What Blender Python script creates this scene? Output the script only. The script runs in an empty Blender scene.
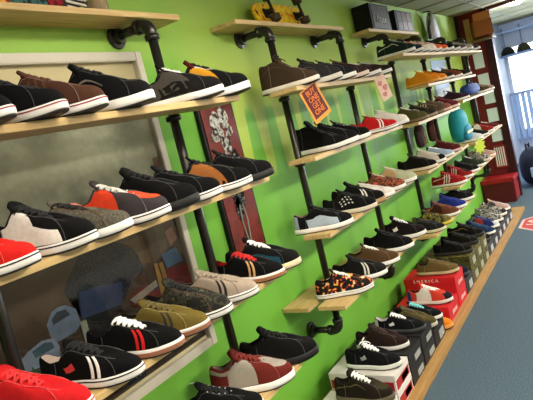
import bpy, bmesh, math, random
from mathutils import Vector, Matrix
random.seed(7)
C = bpy.context.scene
col = C.collection
PI = math.pi

# ------------------------------------------------------------------ materials
def lin(c):
    return tuple(((v/255)/12.92 if v/255 <= .04045 else ((v/255+.055)/1.055)**2.4) for v in c) + (1,)
MATS = {}
def M(c, rough=.75, var=.12, scale=60, bump=.0, metal=0, key=None, spec=.3):
    k = (tuple(c), rough, var, scale, bump, metal, spec)
    if k in MATS: return MATS[k]
    m = bpy.data.materials.new(key or 'paint'); m.use_nodes = True
    nt = m.node_tree; b = nt.nodes['Principled BSDF']
    tc = nt.nodes.new('ShaderNodeTexCoord'); n = nt.nodes.new('ShaderNodeTexNoise')
    n.inputs['Scale'].default_value = scale; n.inputs['Detail'].default_value = 3
    nt.links.new(tc.outputs['Object'], n.inputs['Vector'])
    mx = nt.nodes.new('ShaderNodeMix'); mx.data_type = 'RGBA'
    a = lin(c)
    mx.inputs[6].default_value = tuple(v*(1-var) for v in a[:3])+(1,)
    mx.inputs[7].default_value = tuple(min(1, v*(1+var)) for v in a[:3])+(1,)
    nt.links.new(n.outputs['Fac'], mx.inputs[0]); nt.links.new(mx.outputs[2], b.inputs['Base Color'])
    b.inputs['Roughness'].default_value = rough; b.inputs['Metallic'].default_value = metal
    b.inputs['Specular IOR Level'].default_value = spec
    if bump:
        bp = nt.nodes.new('ShaderNodeBump'); bp.inputs['Strength'].default_value = bump; bp.inputs['Distance'].default_value = .002
        nt.links.new(n.outputs['Fac'], bp.inputs['Height']); nt.links.new(bp.outputs['Normal'], b.inputs['Normal'])
    MATS[k] = m
    return m
def nodes(name, rough=.8, spec=.3):
    m = bpy.data.materials.new(name); m.use_nodes = True; nt = m.node_tree
    b = nt.nodes['Principled BSDF']; b.inputs['Roughness'].default_value = rough; b.inputs['Specular IOR Level'].default_value = spec
    return m, nt, b
def ramp(nt, stops, mode='LINEAR'):
    r = nt.nodes.new('ShaderNodeValToRGB'); r.color_ramp.interpolation = mode
    e = r.color_ramp.elements
    while len(e) < len(stops): e.new(.5)
    for x, (p, c) in zip(e, stops): x.position = p; x.color = lin(c)
    return r
def noise_mat(name, stops, scale, mode='CONSTANT', rough=.85, stretch=(1,1,1), detail=2, rot=(0,0,0)):
    if name in MATS: return MATS[name]
    m, nt, b = nodes(name, rough)
    tc = nt.nodes.new('ShaderNodeTexCoord'); mp = nt.nodes.new('ShaderNodeMapping'); mp.inputs['Scale'].default_value = stretch
    mp.inputs['Rotation'].default_value = rot
    n = nt.nodes.new('ShaderNodeTexNoise'); n.inputs['Scale'].default_value = scale; n.inputs['Detail'].default_value = detail
    r = ramp(nt, stops, mode)
    L = nt.links.new
    L(tc.outputs['Object'], mp.inputs['Vector']); L(mp.outputs['Vector'], n.inputs['Vector']); L(n.outputs['Fac'], r.inputs['Fac']); L(r.outputs['Color'], b.inputs['Base Color'])
    MATS[name] = m
    return m
def emit(name, c, s):
    m = bpy.data.materials.new(name); m.use_nodes = True; nt = m.node_tree
    b = nt.nodes['Principled BSDF']; b.inputs['Base Color'].default_value = lin(c)
    b.inputs['Emission Color'].default_value = lin(c); b.inputs['Emission Strength'].default_value = s
    return m

def wood(name, a, b_, rot=0):
    return noise_mat(name, [(.3, a), (.7, b_)], 9, 'LINEAR', .55, (.6, 8, 8))
WOOD = wood('pine_plank', (186,152,100), (212,182,128))
WOOD2 = wood('platform_board', (150,112,62), (176,138,84))
PIPE = M((62,60,58), .28, .2, 30, metal=.7, key='black_iron')

def wall_green():
    m, nt, b = nodes('dripped_green_paint', .62, .35)
    N = nt.nodes.new; L = nt.links.new
    g = N('ShaderNodeNewGeometry'); sp = N('ShaderNodeSeparateXYZ'); L(g.outputs['Position'], sp.inputs[0])
    def math_(op, a, b2=None, v=None):
        x = N('ShaderNodeMath'); x.operation = op
        L(a, x.inputs[0]) if not isinstance(a, (int, float)) else setattr(x.inputs[0], 'default_value', a)
        if b2 is not None:
            L(b2, x.inputs[1]) if not isinstance(b2, (int, float)) else setattr(x.inputs[1], 'default_value', b2)
        return x.outputs[0]
    def n1(scale, off, zs=0.0, detail=1):
        cb = N('ShaderNodeCombineXYZ'); L(sp.outputs['X'], cb.inputs[0]); L(math_('MULTIPLY', sp.outputs['Z'], zs), cb.inputs[2])
        cb.inputs[1].default_value = off
        t = N('ShaderNodeTexNoise'); t.inputs['Scale'].default_value = scale; t.inputs['Detail'].default_value = detail
        L(cb.outputs[0], t.inputs['Vector']); return t.outputs['Fac']
    def smooth(x, lo, hi):
        mr = N('ShaderNodeMapRange'); mr.interpolation_type = 'SMOOTHSTEP'
        mr.inputs['From Min'].default_value = lo; mr.inputs['From Max'].default_value = hi
        L(x, mr.inputs['Value']); return mr.outputs[0]
    def mix(f, c1, c2):
        x = N('ShaderNodeMix'); x.data_type = 'RGBA'; L(f, x.inputs[0])
        for i, c in ((6, c1), (7, c2)):
            if isinstance(c, tuple): x.inputs[i].default_value = lin(c)
            else: L(c, x.inputs[i])
        return x.outputs[2]
    green = mix(n1(2.2, 3, .25, 2), (98,164,50), (122,188,66))
    # yellow drips running down from the top
    d = n1(7.5, 0.3); d = smooth(d, .47, .56)
    lim = math_('SUBTRACT', .12, math_('MULTIPLY', d, .34))       # lower end of the drip
    f = smooth(math_('SUBTRACT', sp.outputs['Z'], lim), -.02, .05)
    left = smooth(sp.outputs['X'], 1.80, 2.0)
    f = math_('MULTIPLY', f, left)
    c = mix(f, green, (174,198,84))
    # muted teal drips
    d2 = smooth(n1(4.2, 9.1), .42, .6); lim2 = math_('SUBTRACT', .25, math_('MULTIPLY', d2, .75))
    f2 = smooth(math_('SUBTRACT', sp.outputs['Z'], lim2), -.03, .06)
    top = math_('SUBTRACT', 1.0, smooth(math_('ADD', sp.outputs['Z'], math_('MULTIPLY', n1(6, 21), .35)), .32, .42))
    f2 = math_('MULTIPLY', math_('MULTIPLY', f2, top), smooth(n1(2.1, 14), .42, .55))
    f2 = math_('MULTIPLY', math_('MULTIPLY', f2, left), .75)
    c = mix(f2, c, (122,160,108))
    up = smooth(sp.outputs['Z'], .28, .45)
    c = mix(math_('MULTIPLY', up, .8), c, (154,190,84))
    b2 = N('ShaderNodeBump'); b2.inputs['Strength'].default_value = .15; b2.inputs['Distance'].default_value = .01
    L(n1(9, 5, .6, 3), b2.inputs['Height']); L(b2.outputs['Normal'], b.inputs['Normal'])
    L(c, b.inputs['Base Color'])
    return m

# ------------------------------------------------------------------ mesh helpers
def link(o, parent=None):
    col.objects.link(o)
    if parent is not None: o.parent = parent
    return o
def mesh(name, bm, smooth=False):
    bmesh.ops.recalc_face_normals(bm, faces=bm.faces)
    me = bpy.data.meshes.new(name); bm.to_mesh(me); bm.free()
    if smooth:
        for p in me.polygons: p.use_smooth = True
    return me
def obj(name, me, mat, parent=None, loc=None, rot=None):
    if isinstance(me, bmesh.types.BMesh): me = mesh(name, me)
    if not me.materials: me.materials.append(None)
    o = bpy.data.objects.new(name, me)
    link(o, parent)
    o.material_slots[0].link = 'OBJECT'; o.material_slots[0].material = mat
    if loc: o.location = loc
    if rot: o.rotation_euler = rot
    return o
def tag(o, label=None, cat=None, group=None, kind=None):
    if label: o['label'] = label
    if cat: o['category'] = cat
    if group: o['group'] = group
    if kind: o['kind'] = kind
    return o
def empty(name, loc, label, cat, group=None, rz=0):
    o = bpy.data.objects.new(name, None); o.empty_display_size = .05
    link(o); o.location = loc; o.rotation_euler = (0, 0, rz)
    return tag(o, label, cat, group)
def box(bm, x0, x1, y0, y1, z0, z1, bev=0):
    r = bmesh.ops.create_cube(bm, size=1)
    for v in r['verts']:
        v.co = Vector(((x0+x1)/2+v.co.x*(x1-x0), (y0+y1)/2+v.co.y*(y1-y0), (z0+z1)/2+v.co.z*(z1-z0)))
    if bev:
        es = list({e for v in r['verts'] for e in v.link_edges})
        bmesh.ops.bevel(bm, geom=es, offset=bev, segments=2, affect='EDGES')
def bbox(*a, bev=0):
    bm = bmesh.new(); box(bm, *a, bev=bev); return bm
def tube(bm, pts, r, n=10, cap=True, flat=1.0):
    pts = [Vector(p) for p in pts]; rings = []
    up = Vector((0, 0, 1)); prev = None
    for i, p in enumerate(pts):
        t = (pts[min(i+1, len(pts)-1)]-pts[max(i-1, 0)]).normalized()
        if prev is None:
            a = up if abs(t.z) < .9 else Vector((1, 0, 0)); s = t.cross(a).normalized()
        else:
            s = (prev - t*prev.dot(t)).normalized()
        prev = s; u = s.cross(t)
        rr = r[i] if isinstance(r, (list, tuple)) else r
        rings.append([bm.verts.new(p+s*rr*math.cos(2*PI*k/n)+u*rr*flat*math.sin(2*PI*k/n)) for k in range(n)])
    for a, b in zip(rings, rings[1:]):
        for k in range(n): bm.faces.new((a[k], a[(k+1) % n], b[(k+1) % n], b[k]))
    if cap: bm.faces.new(rings[0]); bm.faces.new(rings[-1])
def lathe(bm, prof, n=24, axis='z', c=(0, 0, 0)):
    rings = []
    for r, h in prof:
        ring = []
        for k in range(n):
            a = 2*PI*k/n; x, y = r*math.cos(a), r*math.sin(a)
            p = {'z': (x, y, h), 'y': (x, h, y), 'x': (h, x, y)}[axis]
            ring.append(bm.verts.new(Vector(p)+Vector(c)))
        rings.append(ring)
    for a, b in zip(rings, rings[1:]):
        for k in range(n): bm.faces.new((a[k], a[(k+1) % n], b[(k+1) % n], b[k]))
    bm.faces.new(rings[0]); bm.faces.new(rings[-1])
def prism(bm, poly, d0, d1, axis='y'):
    """polygon in the x-z plane (axis y) or x-y plane (axis z), extruded from d0 to d1"""
    f = (lambda p, d: (p[0], d, p[1])) if axis == 'y' else ((lambda p, d: (p[0], p[1], d)) if axis == 'z' else (lambda p, d: (d, p[0], p[1])))
    a = [bm.verts.new(f(p, d0)) for p in poly]; b = [bm.verts.new(f(p, d1)) for p in poly]
    n = len(poly)
    bm.faces.new(a); bm.faces.new(b)
    for k in range(n): bm.faces.new((a[k], a[(k+1) % n], b[(k+1) % n], b[k]))
def text_mesh(s, size, ext=.0006):
    cu = bpy.data.curves.new('lettering', 'FONT'); cu.body = s; cu.size = size; cu.extrude = ext; cu.align_x = 'CENTER'; cu.align_y = 'CENTER'; cu.resolution_u = 2
    cu.space_line = .85
    o = bpy.data.objects.new('lettering', cu); col.objects.link(o)
    dg = bpy.context.evaluated_depsgraph_get()
    me = bpy.data.meshes.new_from_object(o.evaluated_get(dg)); 
    bpy.data.objects.remove(o); bpy.data.curves.remove(cu)
    me.materials.clear()
    return me
def interp(x, pts):
    if x <= pts[0][0]: return pts[0][1]
    for (a, b), (c, d) in zip(pts, pts[1:]):
        if x <= c:
            t = (x-a)/(c-a); t = t*t*(3-2*t); return b+(d-b)*t
    return pts[-1][1]

# ------------------------------------------------------------------ the shoe
KINDS = {
 'low':   dict(L=.300, sole=.027, w=1.0, rim=[(.012,.100),(.05,.084),(.08,.090),(.112,.124),(.155,.104),(.200,.078)], tong=.150, tw=.032, tt=.006, pad=.004),
 'slim':  dict(L=.300, sole=.026, w=.95, rim=[(.012,.090),(.05,.074),(.08,.078),(.112,.106),(.155,.090),(.202,.068)], tong=.126, tw=.028, tt=.004, pad=.0025),
 'chunky':dict(L=.305, sole=.030, w=1.08, rim=[(.010,.114),(.05,.098),(.08,.104),(.112,.136),(.155,.114),(.205,.084)], tong=.166, tw=.040, tt=.014, pad=.009),
 'high':  dict(L=.300, sole=.027, w=1.0, rim=[(.014,.140),(.05,.136),(.085,.142),(.112,.146),(.155,.105),(.198,.074)], tong=.180, tw=.036, tt=.010, pad=.006),
}
def lift(x, L=.3): return .008*max(0, (x-.215)/.085)**2
def W(u): return interp(u, [(0,.031),(.15,.037),(.42,.037),(.72,.051),(1,.047)])
def sgnp(v, p): return math.copysign(abs(v)**p, v)
def P(k, th, s):
    K = KINDS[k]; L = K['L']; u = (1-math.cos(th))/2
    xb = L*u; yb = W(u)*K['w']*sgnp(math.sin(th), .78)
    x0, x1 = K['rim'][0][0], K['rim'][-1][0]
    xr = x0+(x1-x0)*u; zr = interp(xr, K['rim'])
    yr = interp(u, [(0,.026),(.4,.031),(.62,.019),(1,.015)])*K['w']*sgnp(math.sin(th), .7)
    a = 1-math.cos(s*PI/2); b = math.sin(s*PI/2)
    toe = max(0, (u-.55)/.45)
    a = a**(1+.25*toe)
    z0 = K['sole']*.8
    x = xb+(xr-xb)*a; y = yb+(yr-yb)*a; z = z0+(zr-z0)*b
    # slight waist pinch at the instep
    return Vector((x, y, z+lift(x)))
CACHE = {}
def cached(key, fn):
    if key not in CACHE: CACHE[key] = fn()
    return CACHE[key]
NT = 52
def grid_bm(rows, closed):
    bm = bmesh.new(); R = [[bm.verts.new(p) for p in r] for r in rows]
    n = len(R[0])
    for a, b in zip(R, R[1:]):
        for k in range(n if closed else n-1):
            try: bm.faces.new((a[k], a[(k+1) % n], b[(k+1) % n], b[k]))
            except ValueError: pass
    return bm, R
def m_upper(k):
    K = KINDS[k]; rows = []
    for i in range(11):
        s = i/10; rows.append([P(k, 2*PI*j/NT, s) for j in range(NT)])
    p = K['pad']
    for dx, dz in ((.3, .8), (.9, 1.0), (1.5, .6)):
        rows.append([P(k, 2*PI*j/NT, 1)+Vector((0, -sgnp(math.sin(2*PI*j/NT), 1)*p*dx, p*dz*.8))+Vector((p*dx*math.cos(2*PI*j/NT), 0, 0)) for j in range(NT)])
    bm, R = grid_bm(rows, True)
    return mesh('upper', bm, True)
def m_lining(k):
    K = KINDS[k]; p = K['pad']; rows = []
    for q, dz in ((1.5, .48*p), (1.7, -.010), (1.7, -.035)):
        rows.append([P(k, 2*PI*j/NT, 1)+Vector((p*q*math.cos(2*PI*j/NT), -sgnp(math.sin(2*PI*j/NT), 1)*p*q, dz)) for j in range(NT)])
    for v in rows[2]: v.z = max(.036, v.z)
    rows.append([Vector((v.x, v.y*.98, .034)) for v in rows[2]])
    bm, R = grid_bm(rows, True); bm.faces.new(R[-1])
    return mesh('lining', bm, True)
def outline(k, off, z, toeup=True):
    r = []
    for j in range(NT):
        th = 2*PI*j/NT; v = P(k, th, 0); n = Vector((-math.cos(th), sgnp(math.sin(th), .8), 0))
        x = v.x+n.x*off; y = v.y+n.y*off
        r.append(Vector((x, y, z+lift(x))))
    return r
def m_sole(k):
    h = KINDS[k]['sole']
    bm, R = grid_bm([outline(k, .001, .004), outline(k, .0045, .006), outline(k, .0045, h*.5), outline(k, .0035, h-.003), outline(k, .001, h), outline(k, -.006, h)], True)
    bm.faces.new(R[0]); bm.faces.new(R[-1])
    return mesh('sole', bm, True)
def m_outsole(k):
    bm, R = grid_bm([outline(k, -.002, 0), outline(k, .003, .001), outline(k, .0035, .0045)], True)
    bm.faces.new(R[0]); bm.faces.new(R[-1]); return mesh('outsole', bm)
def m_stripe(k):
    h = KINDS[k]['sole']
    bm, R = grid_bm([outline(k, .0042, h*.72), outline(k, .0052, h*.73), outline(k, .0050, h*.84), outline(k, .0035, h*.85)], True)
    return mesh('sole_stripe', bm)
def m_gum(k):
    h = KINDS[k]['sole']
    bm, R = grid_bm([outline(k, .0042, h*.22), outline(k, .0056, h*.24), outline(k, .0056, h*.66), outline(k, .0038, h*.68)], True)
    return mesh('sole_band', bm)
def patch(k, f, n, m_, off=.0014):
    """patch on the upper: f(a,b)->(theta,s); both sides when f gives a list"""
    rows = []
    for i in range(n+1):
        row = []
        for j in range(m_+1):
            th, s = f(i/n, j/m_); p = P(k, th, s)
            e = .01; du = P(k, th+e, s)-P(k, th-e, s); dv = P(k, th, min(1, s+e))-P(k, th, max(0, s-e))
            nn = du.cross(dv)
            if nn.length < 1e-12: nn = Vector((0, 0, 1))
            nn.normalize()
            c = Vector((.15, 0, .03))
            if nn.dot(p-c) < 0: nn = -nn
            edge = i in (0, n) or j in (0, m_)
            row.append(p+nn*(off*.2 if edge else off))
        rows.append(row)
    return rows
def m_patch(name, k, fs, n=8, m_=6):
    if len(fs) > 1 and len(fs) < 8: return [m_patch(name, k, [f], n, m_) for f in fs]
    bm = bmesh.new()
    for f in fs:
        R = [[bm.verts.new(p) for p in r] for r in patch(k, f, n, m_)]
        for a, b in zip(R, R[1:]):
            for q in range(len(a)-1): bm.faces.new((a[q], a[q+1], b[q+1], b[q]))
    return mesh(name, bm, True)
SPLIT = ('stripes','bars3','emblem','quarter','big_quarter','low_quarter','collar_panel','eyestay','wave')
def both(f): return [f, lambda a, b: ((lambda t: (2*PI-t[0], t[1]))(f(a, b)))]
FEAT = {
 'toe_cap': lambda k: m_patch('toe_cap', k, [lambda a, b: (PI*.76+PI*.48*a, .02+.62*b*(1-.25*abs(2*a-1)))], 14, 7),
 'toe_top': lambda k: m_patch('toe_panel', k, [lambda a, b: (PI*.74+PI*.52*a, .45+.52*b)], 14, 6),
 'quarter': lambda k: m_patch('side_panel', k, both(lambda a, b: (PI*(.30+.24*a+.05*b), .05+.85*b))),
 'big_quarter': lambda k: m_patch('side_panel', k, both(lambda a, b: (PI*(.20+.45*a-.04*b), .04+.80*b))),
 'low_quarter': lambda k: m_patch('side_panel', k, both(lambda a, b: (PI*(.34+.36*a), .05+.50*b*(1-.5*a)))),
 'heel_panel': lambda k: m_patch('heel_panel', k, [lambda a, b: (-PI*.20+PI*.40*a, .04+.80*b)], 12, 6),
 'collar_panel': lambda k: m_patch('collar_panel', k, both(lambda a, b: (PI*(.06+.40*a), .62+.36*b))),
 'eyestay': lambda k: m_patch('eyestay', k, both(lambda a, b: (PI*(.50+.30*a), .72+.26*b))),
 'stripes': lambda k: m_patch('side_stripe', k, both(lambda a, b: (PI*(.560+.022*a+.05*b), .06+.62*b))+both(lambda a, b: (PI*(.602+.022*a+.05*b), .06+.62*b)), 2, 8),
 'bars3': lambda k: m_patch('side_stripe', k, both(lambda a, b: (PI*(.40+.02*a+.09*b), .10+.6*b))+both(lambda a, b: (PI*(.45+.02*a+.09*b), .10+.6*b))+both(lambda a, b: (PI*(.50+.02*a+.09*b), .10+.6*b)), 2, 8),
 'wave': lambda k: m_patch('side_wave', k, both(lambda a, b: (PI*(.16+.42*a), .30+.28*math.sin(a*PI)*1.0+.10*b*(1-a*.6)+.02)), 16, 2),
 'emblem': lambda k: m_patch('side_emblem', k, both(lambda a, b: (PI*(.40+.07*a), .30+.20*b)), 3, 3),
 'toe_line': lambda k: m_patch('toe_line', k, [lambda a, b: (PI*.72+PI*.56*a, .52+.05*b-.10*abs(2*a-1))], 16, 2),
 'speckle': lambda k: [m_patch('side_dots', k, [both(lambda a, b, i=i, j=j: (PI*(.42+.045*i+.02*a), .25+.14*j+.06*b))[sd] for i in range(4) for j in range(3)], 2, 2) for sd in (0, 1)],
}
def m_stitch(k):
    bm = bmesh.new()
    def line(f, n=10, off=.0012, r=.0009):
        for sg in (1, -1):
            pts = []
            for i in range(n+1):
                th, s_ = f(i/n); th = th if sg > 0 else 2*PI-th
                p = P(k, th, s_); o_ = Vector((0, 1 if sg > 0 else -1, .6))*off
                pts.append(p+o_)
            tube(bm, pts, r, 4)
    line(lambda t: (PI*(.46+.36*t), .93-.34*t))          # along the lace panel
    line(lambda t: (PI*(.30+.06*t), .04+.86*t))          # quarter seam
    line(lambda t: (PI*(.72+.02*t), .04+.60*t))          # toe seam
    return mesh('stitching', bm, True)
def m_tongue(k):
    K = KINDS[k]; bm = bmesh.new(); rows = []
    x1 = K['rim'][-1][0]; z1 = K['rim'][-1][1]
    for i in range(10):
        t = i/9; x = (x1+.004)+(.092-x1)*t
        zz = interp(x, K['rim'])+.003
        if x < .124: zz = interp(.116, K['rim'])+.003+(K['tong']-interp(.116, K['rim']))*min(1, (.124-x)/.030)
        hw = .013+(K['tw']-.013)*t
        if i == 9: hw *= .8
        rows.append([Vector((x+.010*(v*v)*(t), hw*v, zz-.010*v*v+lift(x))) for v in (-1, -.66, -.33, 0, .33, .66, 1)])
    bm, R = grid_bm(rows, False)
    bmesh.ops.recalc_face_normals(bm, faces=bm.faces)
    bmesh.ops.solidify(bm, geom=list(bm.faces), thickness=K['tt'])
    return mesh('tongue', bm, True)
def m_laces(k, bow):
    K = KINDS[k]; bm = bmesh.new(); x1 = K['rim'][-1][0]; xs = [x1-.010-.0155*i for i in range(6)]
    def zz(x): return interp(x, K['rim'])+.0065+lift(x)+(K['tt']*.4)
    def hw(x): return interp(x, [(.11,.026),(.15,.022),(.2,.014)])*K['w']
    for i, x in enumerate(xs):
        h = hw(x); tube(bm, [(x, h*v, zz(x)-.006*v*v) for v in (-1.08, -.6, 0, .6, 1.08)], .0040, 6)
        if i < 5:
            xn = xs[i+1]; hn = hw(xn)
            tube(bm, [(x, -h, zz(x)-.004), ((x+xn)/2, 0, (zz(x)+zz(xn))/2+.003), (xn, hn, zz(xn)-.004)], .0036, 6)
            tube(bm, [(x, h, zz(x)-.004), ((x+xn)/2, 0, (zz(x)+zz(xn))/2+.003), (xn, -hn, zz(xn)-.004)], .0036, 6)
    if bow:
        x = xs[-1]; z = zz(x)+.004
        for sg in (-1, 1):
            pts = []
            for q in range(11):
                a = 2*PI*q/10
                pts.append((x+.010*math.sin(a)-.002, sg*(.004+.018*(1-math.cos(a))), z+.008*math.sin(a/2)+.010*math.sin(a)))
            tube(bm, pts, .0026, 6)
            tube(bm, [(x, 0, z), (x+.012, sg*.014, z+.002), (x+.028, sg*.026, z-.010), (x+.034, sg*.031, z-.02)], .0024, 6)
    return mesh('laces', bm, True)
def m_eyelets(k):
    K = KINDS[k]; bm = bmesh.new(); x1 = K['rim'][-1][0]
    for i in range(5):
        x = x1-.016-.0155*i
        for th0 in (1, -1):
            # find theta with rim x == x
            x0 = K['rim'][0][0]; u = (x-x0)/(x1-x0); th = math.acos(1-2*u)*th0
            p = P(k, th, .88)
            r = bmesh.ops.create_icosphere(bm, subdivisions=1, radius=.0028)
            for v in r['verts']: v.co += p+Vector((0, .0008*th0, .001))
    return mesh('eyelets', bm)
def m_pull(k):
    K = KINDS[k]; z = K['rim'][0][1]
    bm = bmesh.new(); tube(bm, [(.0, 0, z-.03), (-.004, 0, z-.005), (.002, 0, z+.012), (.012, 0, z+.008), (.016, 0, z-.01)], .005, 8, flat=.4)
    return mesh('heel_tab', bm, True)

WHITE = (232,228,226); BLK = (22,21,24); NONE = None
def cloth(c):
    if isinstance(c, str): return PAT[c]
    lum = sum(lin(c)[:3])/3; k = .42+.58*min(1, lum/.22)
    return M(tuple(v*k**.45 for v in c), .92, .16, 90, .25, key='shoe_cloth', spec=.12)
def rubber(c): return M(c, .55, .05, 25, key='rubber')
PAT = {
 'camo': noise_mat('dark_camouflage', [(0, (24,24,20)), (.45, (58,56,44)), (.55, (30,30,28)), (.66, (84,80,62))], 38),
 'olivecamo': noise_mat('olive_camouflage', [(0, (40,44,26)), (.43, (110,100,46)), (.54, (58,62,34)), (.62, (160,140,50))], 34),
 'floral': noise_mat('floral_print', [(0, (14,14,16)), (.535, (14,14,16)), (.545, (190,50,40)), (.60, (216,180,60)), (.66, (220,214,190))], 46, detail=1),
 'plaid': noise_mat('brown_plaid', [(0, (66,38,26)), (.42, (104,62,40)), (.52, (190,96,70)), (.58, (84,46,32))], 60, stretch=(1, .4, 1)),
 'tweed': noise_mat('grey_tweed', [(.35, (64,60,52)), (.65, (98,92,80))], 160, 'LINEAR'),
 'speck': noise_mat('black_speckle', [(0, (20,20,22)), (.60, (22,22,24)), (.64, (150,148,140))], 120),
 'mixgrey': noise_mat('grey_print', [(0, (60,60,62)), (.45, (170,168,164)), (.56, (110,100,96)), (.64, (210,205,200))], 45),
 'patchwork': noise_mat('multicolour_patchwork', [(0, (40,36,38)), (.42, (130,60,52)), (.5, (196,180,150)), (.58, (56,70,96)), (.66, (200,110,60))], 30),
}
PIPES_X = [.715+0.0, 1.527, 2.342, 3.156, 3.985, 4.80, 5.64, 6.46]
def clear_of_pipes(X, yaw, ytoe):
    best = None
    for dx in [i*.01 for i in range(-8, 9)]:
        for dq in range(-12, 13, 4):
            t = math.radians(yaw+dq); ok = True
            for px in PIPES_X:
                # distance from the pipe axis to the shoe's long axis
                vx, vy = px-(X+dx), YP-ytoe
                d = abs(vx*math.cos(t)+vy*math.sin(t))
                if d < .074: ok = False
            if ok:
                cost = abs(dx)/.01+abs(dq)/4*.8
                if best is None or cost < best[0]: best = (cost, X+dx, yaw+dq)
    return (best[1], best[2]) if best else (X, yaw)
def shoe(X, z, label, up, kind='low', sole=WHITE, lining=(48,44,44), lace=None, tongue=None, stripe=None, gum=None, outs=(40,36,36),
         feat=(), ytoe=-.37, yaw=36, bow=False, eyelets=None, pull=None, group='display shoes on the wall shelves', name='skate_shoe', tilt=0, textlab=None, sc=1.0):
    """toe points out of the wall (world -Y), turned by yaw degrees"""
    K = KINDS[kind]; a = -PI/2+math.radians(yaw)
    # root at the middle of the sole
    if group == 'display shoes on the wall shelves': X, yaw = clear_of_pipes(X, yaw, ytoe)
    a = -PI/2+math.radians(yaw)
    q = math.radians(yaw); c = Vector((X-K['L']*sc/2*math.sin(q), ytoe+K['L']*sc/2*math.cos(q), z))   # X, ytoe: where the toe points
    r = empty(name, c, label, 'shoe', group, a)
    r.scale = (sc, sc, sc)
    if tilt: r.rotation_euler = (math.radians(tilt), 0, a)
    off = (-K['L']/2, 0, 0)
    def part(nm, me, mat):
        return obj(nm, me, mat, r, off)
    part('outsole', cached((kind, 'outsole'), lambda: m_outsole(kind)), rubber(outs))
    so = part('sole', cached((kind, 'sole'), lambda: m_sole(kind)), rubber(sole))
    if stripe: part('sole_stripe', cached((kind, 'stripe'), lambda: m_stripe(kind)), rubber(stripe))
    if gum: part('sole_band', cached((kind, 'gum'), lambda: m_gum(kind)), rubber(gum))
    part('upper', cached((kind, 'upper'), lambda: m_upper(kind)), cloth(up))
    part('lining', cached((kind, 'lining'), lambda: m_lining(kind)), cloth(lining))
    t = part('tongue', cached((kind, 'tongue'), lambda: m_tongue(kind)), cloth(tongue or up))
    lc = lace or (up if not isinstance(up, str) else (60,56,50))
    part('laces', cached((kind, 'laces', bow), lambda: m_laces(kind, bow)), M(lc, .8, .06, 60, key='lace_cord'))
    sc_ = (110,84,60) if isinstance(up, str) else (tuple(min(255, int(v*.8+62)) for v in up) if sum(up) < 300 else tuple(int(v*.82) for v in up))
    part('stitching', cached((kind, 'stitch'), lambda: m_stitch(kind)), M(sc_, .8, .05, 60))
    for fn, fc in feat:
        me = cached((kind, fn), lambda: FEAT[fn](kind))
        for m1 in (me if isinstance(me, list) else [me]): part(m1.name.split('.')[0], m1, cloth(fc))
    if eyelets: part('eyelets', cached((kind, 'eyelets'), lambda: m_eyelets(kind)), M(eyelets, .4, .05, 30, metal=.4))
    if pull: part('heel_tab', cached((kind, 'pull'), lambda: m_pull(kind)), cloth(pull))
    if textlab:
        me = cached(('text', textlab), lambda: text_mesh(textlab, .014))
        # on the tongue face
        obj('tongue_lettering', me, M(WHITE), r, (-K['L']/2+.085, 0, K['tong']+.003), (math.radians(0), math.radians(-22), -PI/2))
    return r

# ------------------------------------------------------------------ room shell
ZF, ZC = -1.45, .79
def struct(name, bm, mat):
    o = obj(name, bm, mat); o['kind'] = 'structure'; return o
XE = 7.05
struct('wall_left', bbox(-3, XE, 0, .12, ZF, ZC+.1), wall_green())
carpet = noise_mat('blue_grey_carpet', [(.32, (52,68,82)), (.5, (70,88,102)), (.68, (90,108,120))], 160, 'LINEAR', .95, detail=4)
struct('floor', bbox(-3, 13, -4.3, .12, ZF-.1, ZF), carpet)
ceil_m = M((150,146,112), .9, .10, 5, key='ceiling_panel')
bmc = bbox(-3, 13, -4.3, .12, ZC, ZC+.1)
struct('ceiling', bmc, ceil_m)
bm = bmesh.new()
for x in [i*.61-2.4 for i in range(25)]: box(bm, x-.012, x+.012, -4.3, -.001, ZC-.006, ZC-.0005)
for y in [-.61*i-.35 for i in range(7)]: box(bm, -3, 13, y-.012, y+.012, ZC-.006, ZC-.0005)
struct('trim_1', bm, M((136,132,104), .6, .05))
struct('wall_right', bbox(-3, 13, -4.42, -4.3, ZF, ZC+.1), M((186,176,146), .85, .06, 4, key='beige_wall'))
struct('wall_back', bbox(-3.12, -3, -4.42, .12, ZF, ZC+.1), M((176,168,140), .85, .06, 4, key='beige_wall'))
# far wall of the shop: big shop window
XW = 10.2
bm = bmesh.new()
box(bm, XW, XW+.15, -4.3, .12, ZF, -1.0); box(bm, XW, XW+.15, -4.3, .12, .42, ZC); box(bm, XW, XW+.15, .02, .4, ZF, ZC); box(bm, XW, XW+.15, -4.3, -4.1, -1.0, .42)
struct('wall_front', bm, M((196,210,236), .6, .08, 6, key='blue_grey_paint'))
bm = bmesh.new(); box(bm, XE, XW+.3, .0, .12, ZF, ZC+.1)
struct('wall_side', bm, M((190,204,232), .6, .06, 8, key='pale_blue_paint'))
# window frame + glass
bm = bmesh.new()
for y in (-4.08, -3.1, -2.1, -1.15, -.02): box(bm, XW-.02, XW+.05, y-.03, y+.03, -1.0, .42)
box(bm, XW-.02, XW+.05, -4.1, .0, -1.03, -.98); box(bm, XW-.02, XW+.05, -4.1, 0, .39, .44)
wf = struct('window_1', bm, M((200,210,226), .4, .04, key='white_frame'))
m, nt, b = nodes('window_glass', .03, .5); b.inputs['Transmission Weight'].default_value = 1.0; b.inputs['Base Color'].default_value = (.95, .98, 1, 1)
b.inputs['IOR'].default_value = 1.02
gl = obj('window_pane', bbox(XW+.02, XW+.026, -4.1, .0, -1.0, .42), m, wf)
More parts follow.
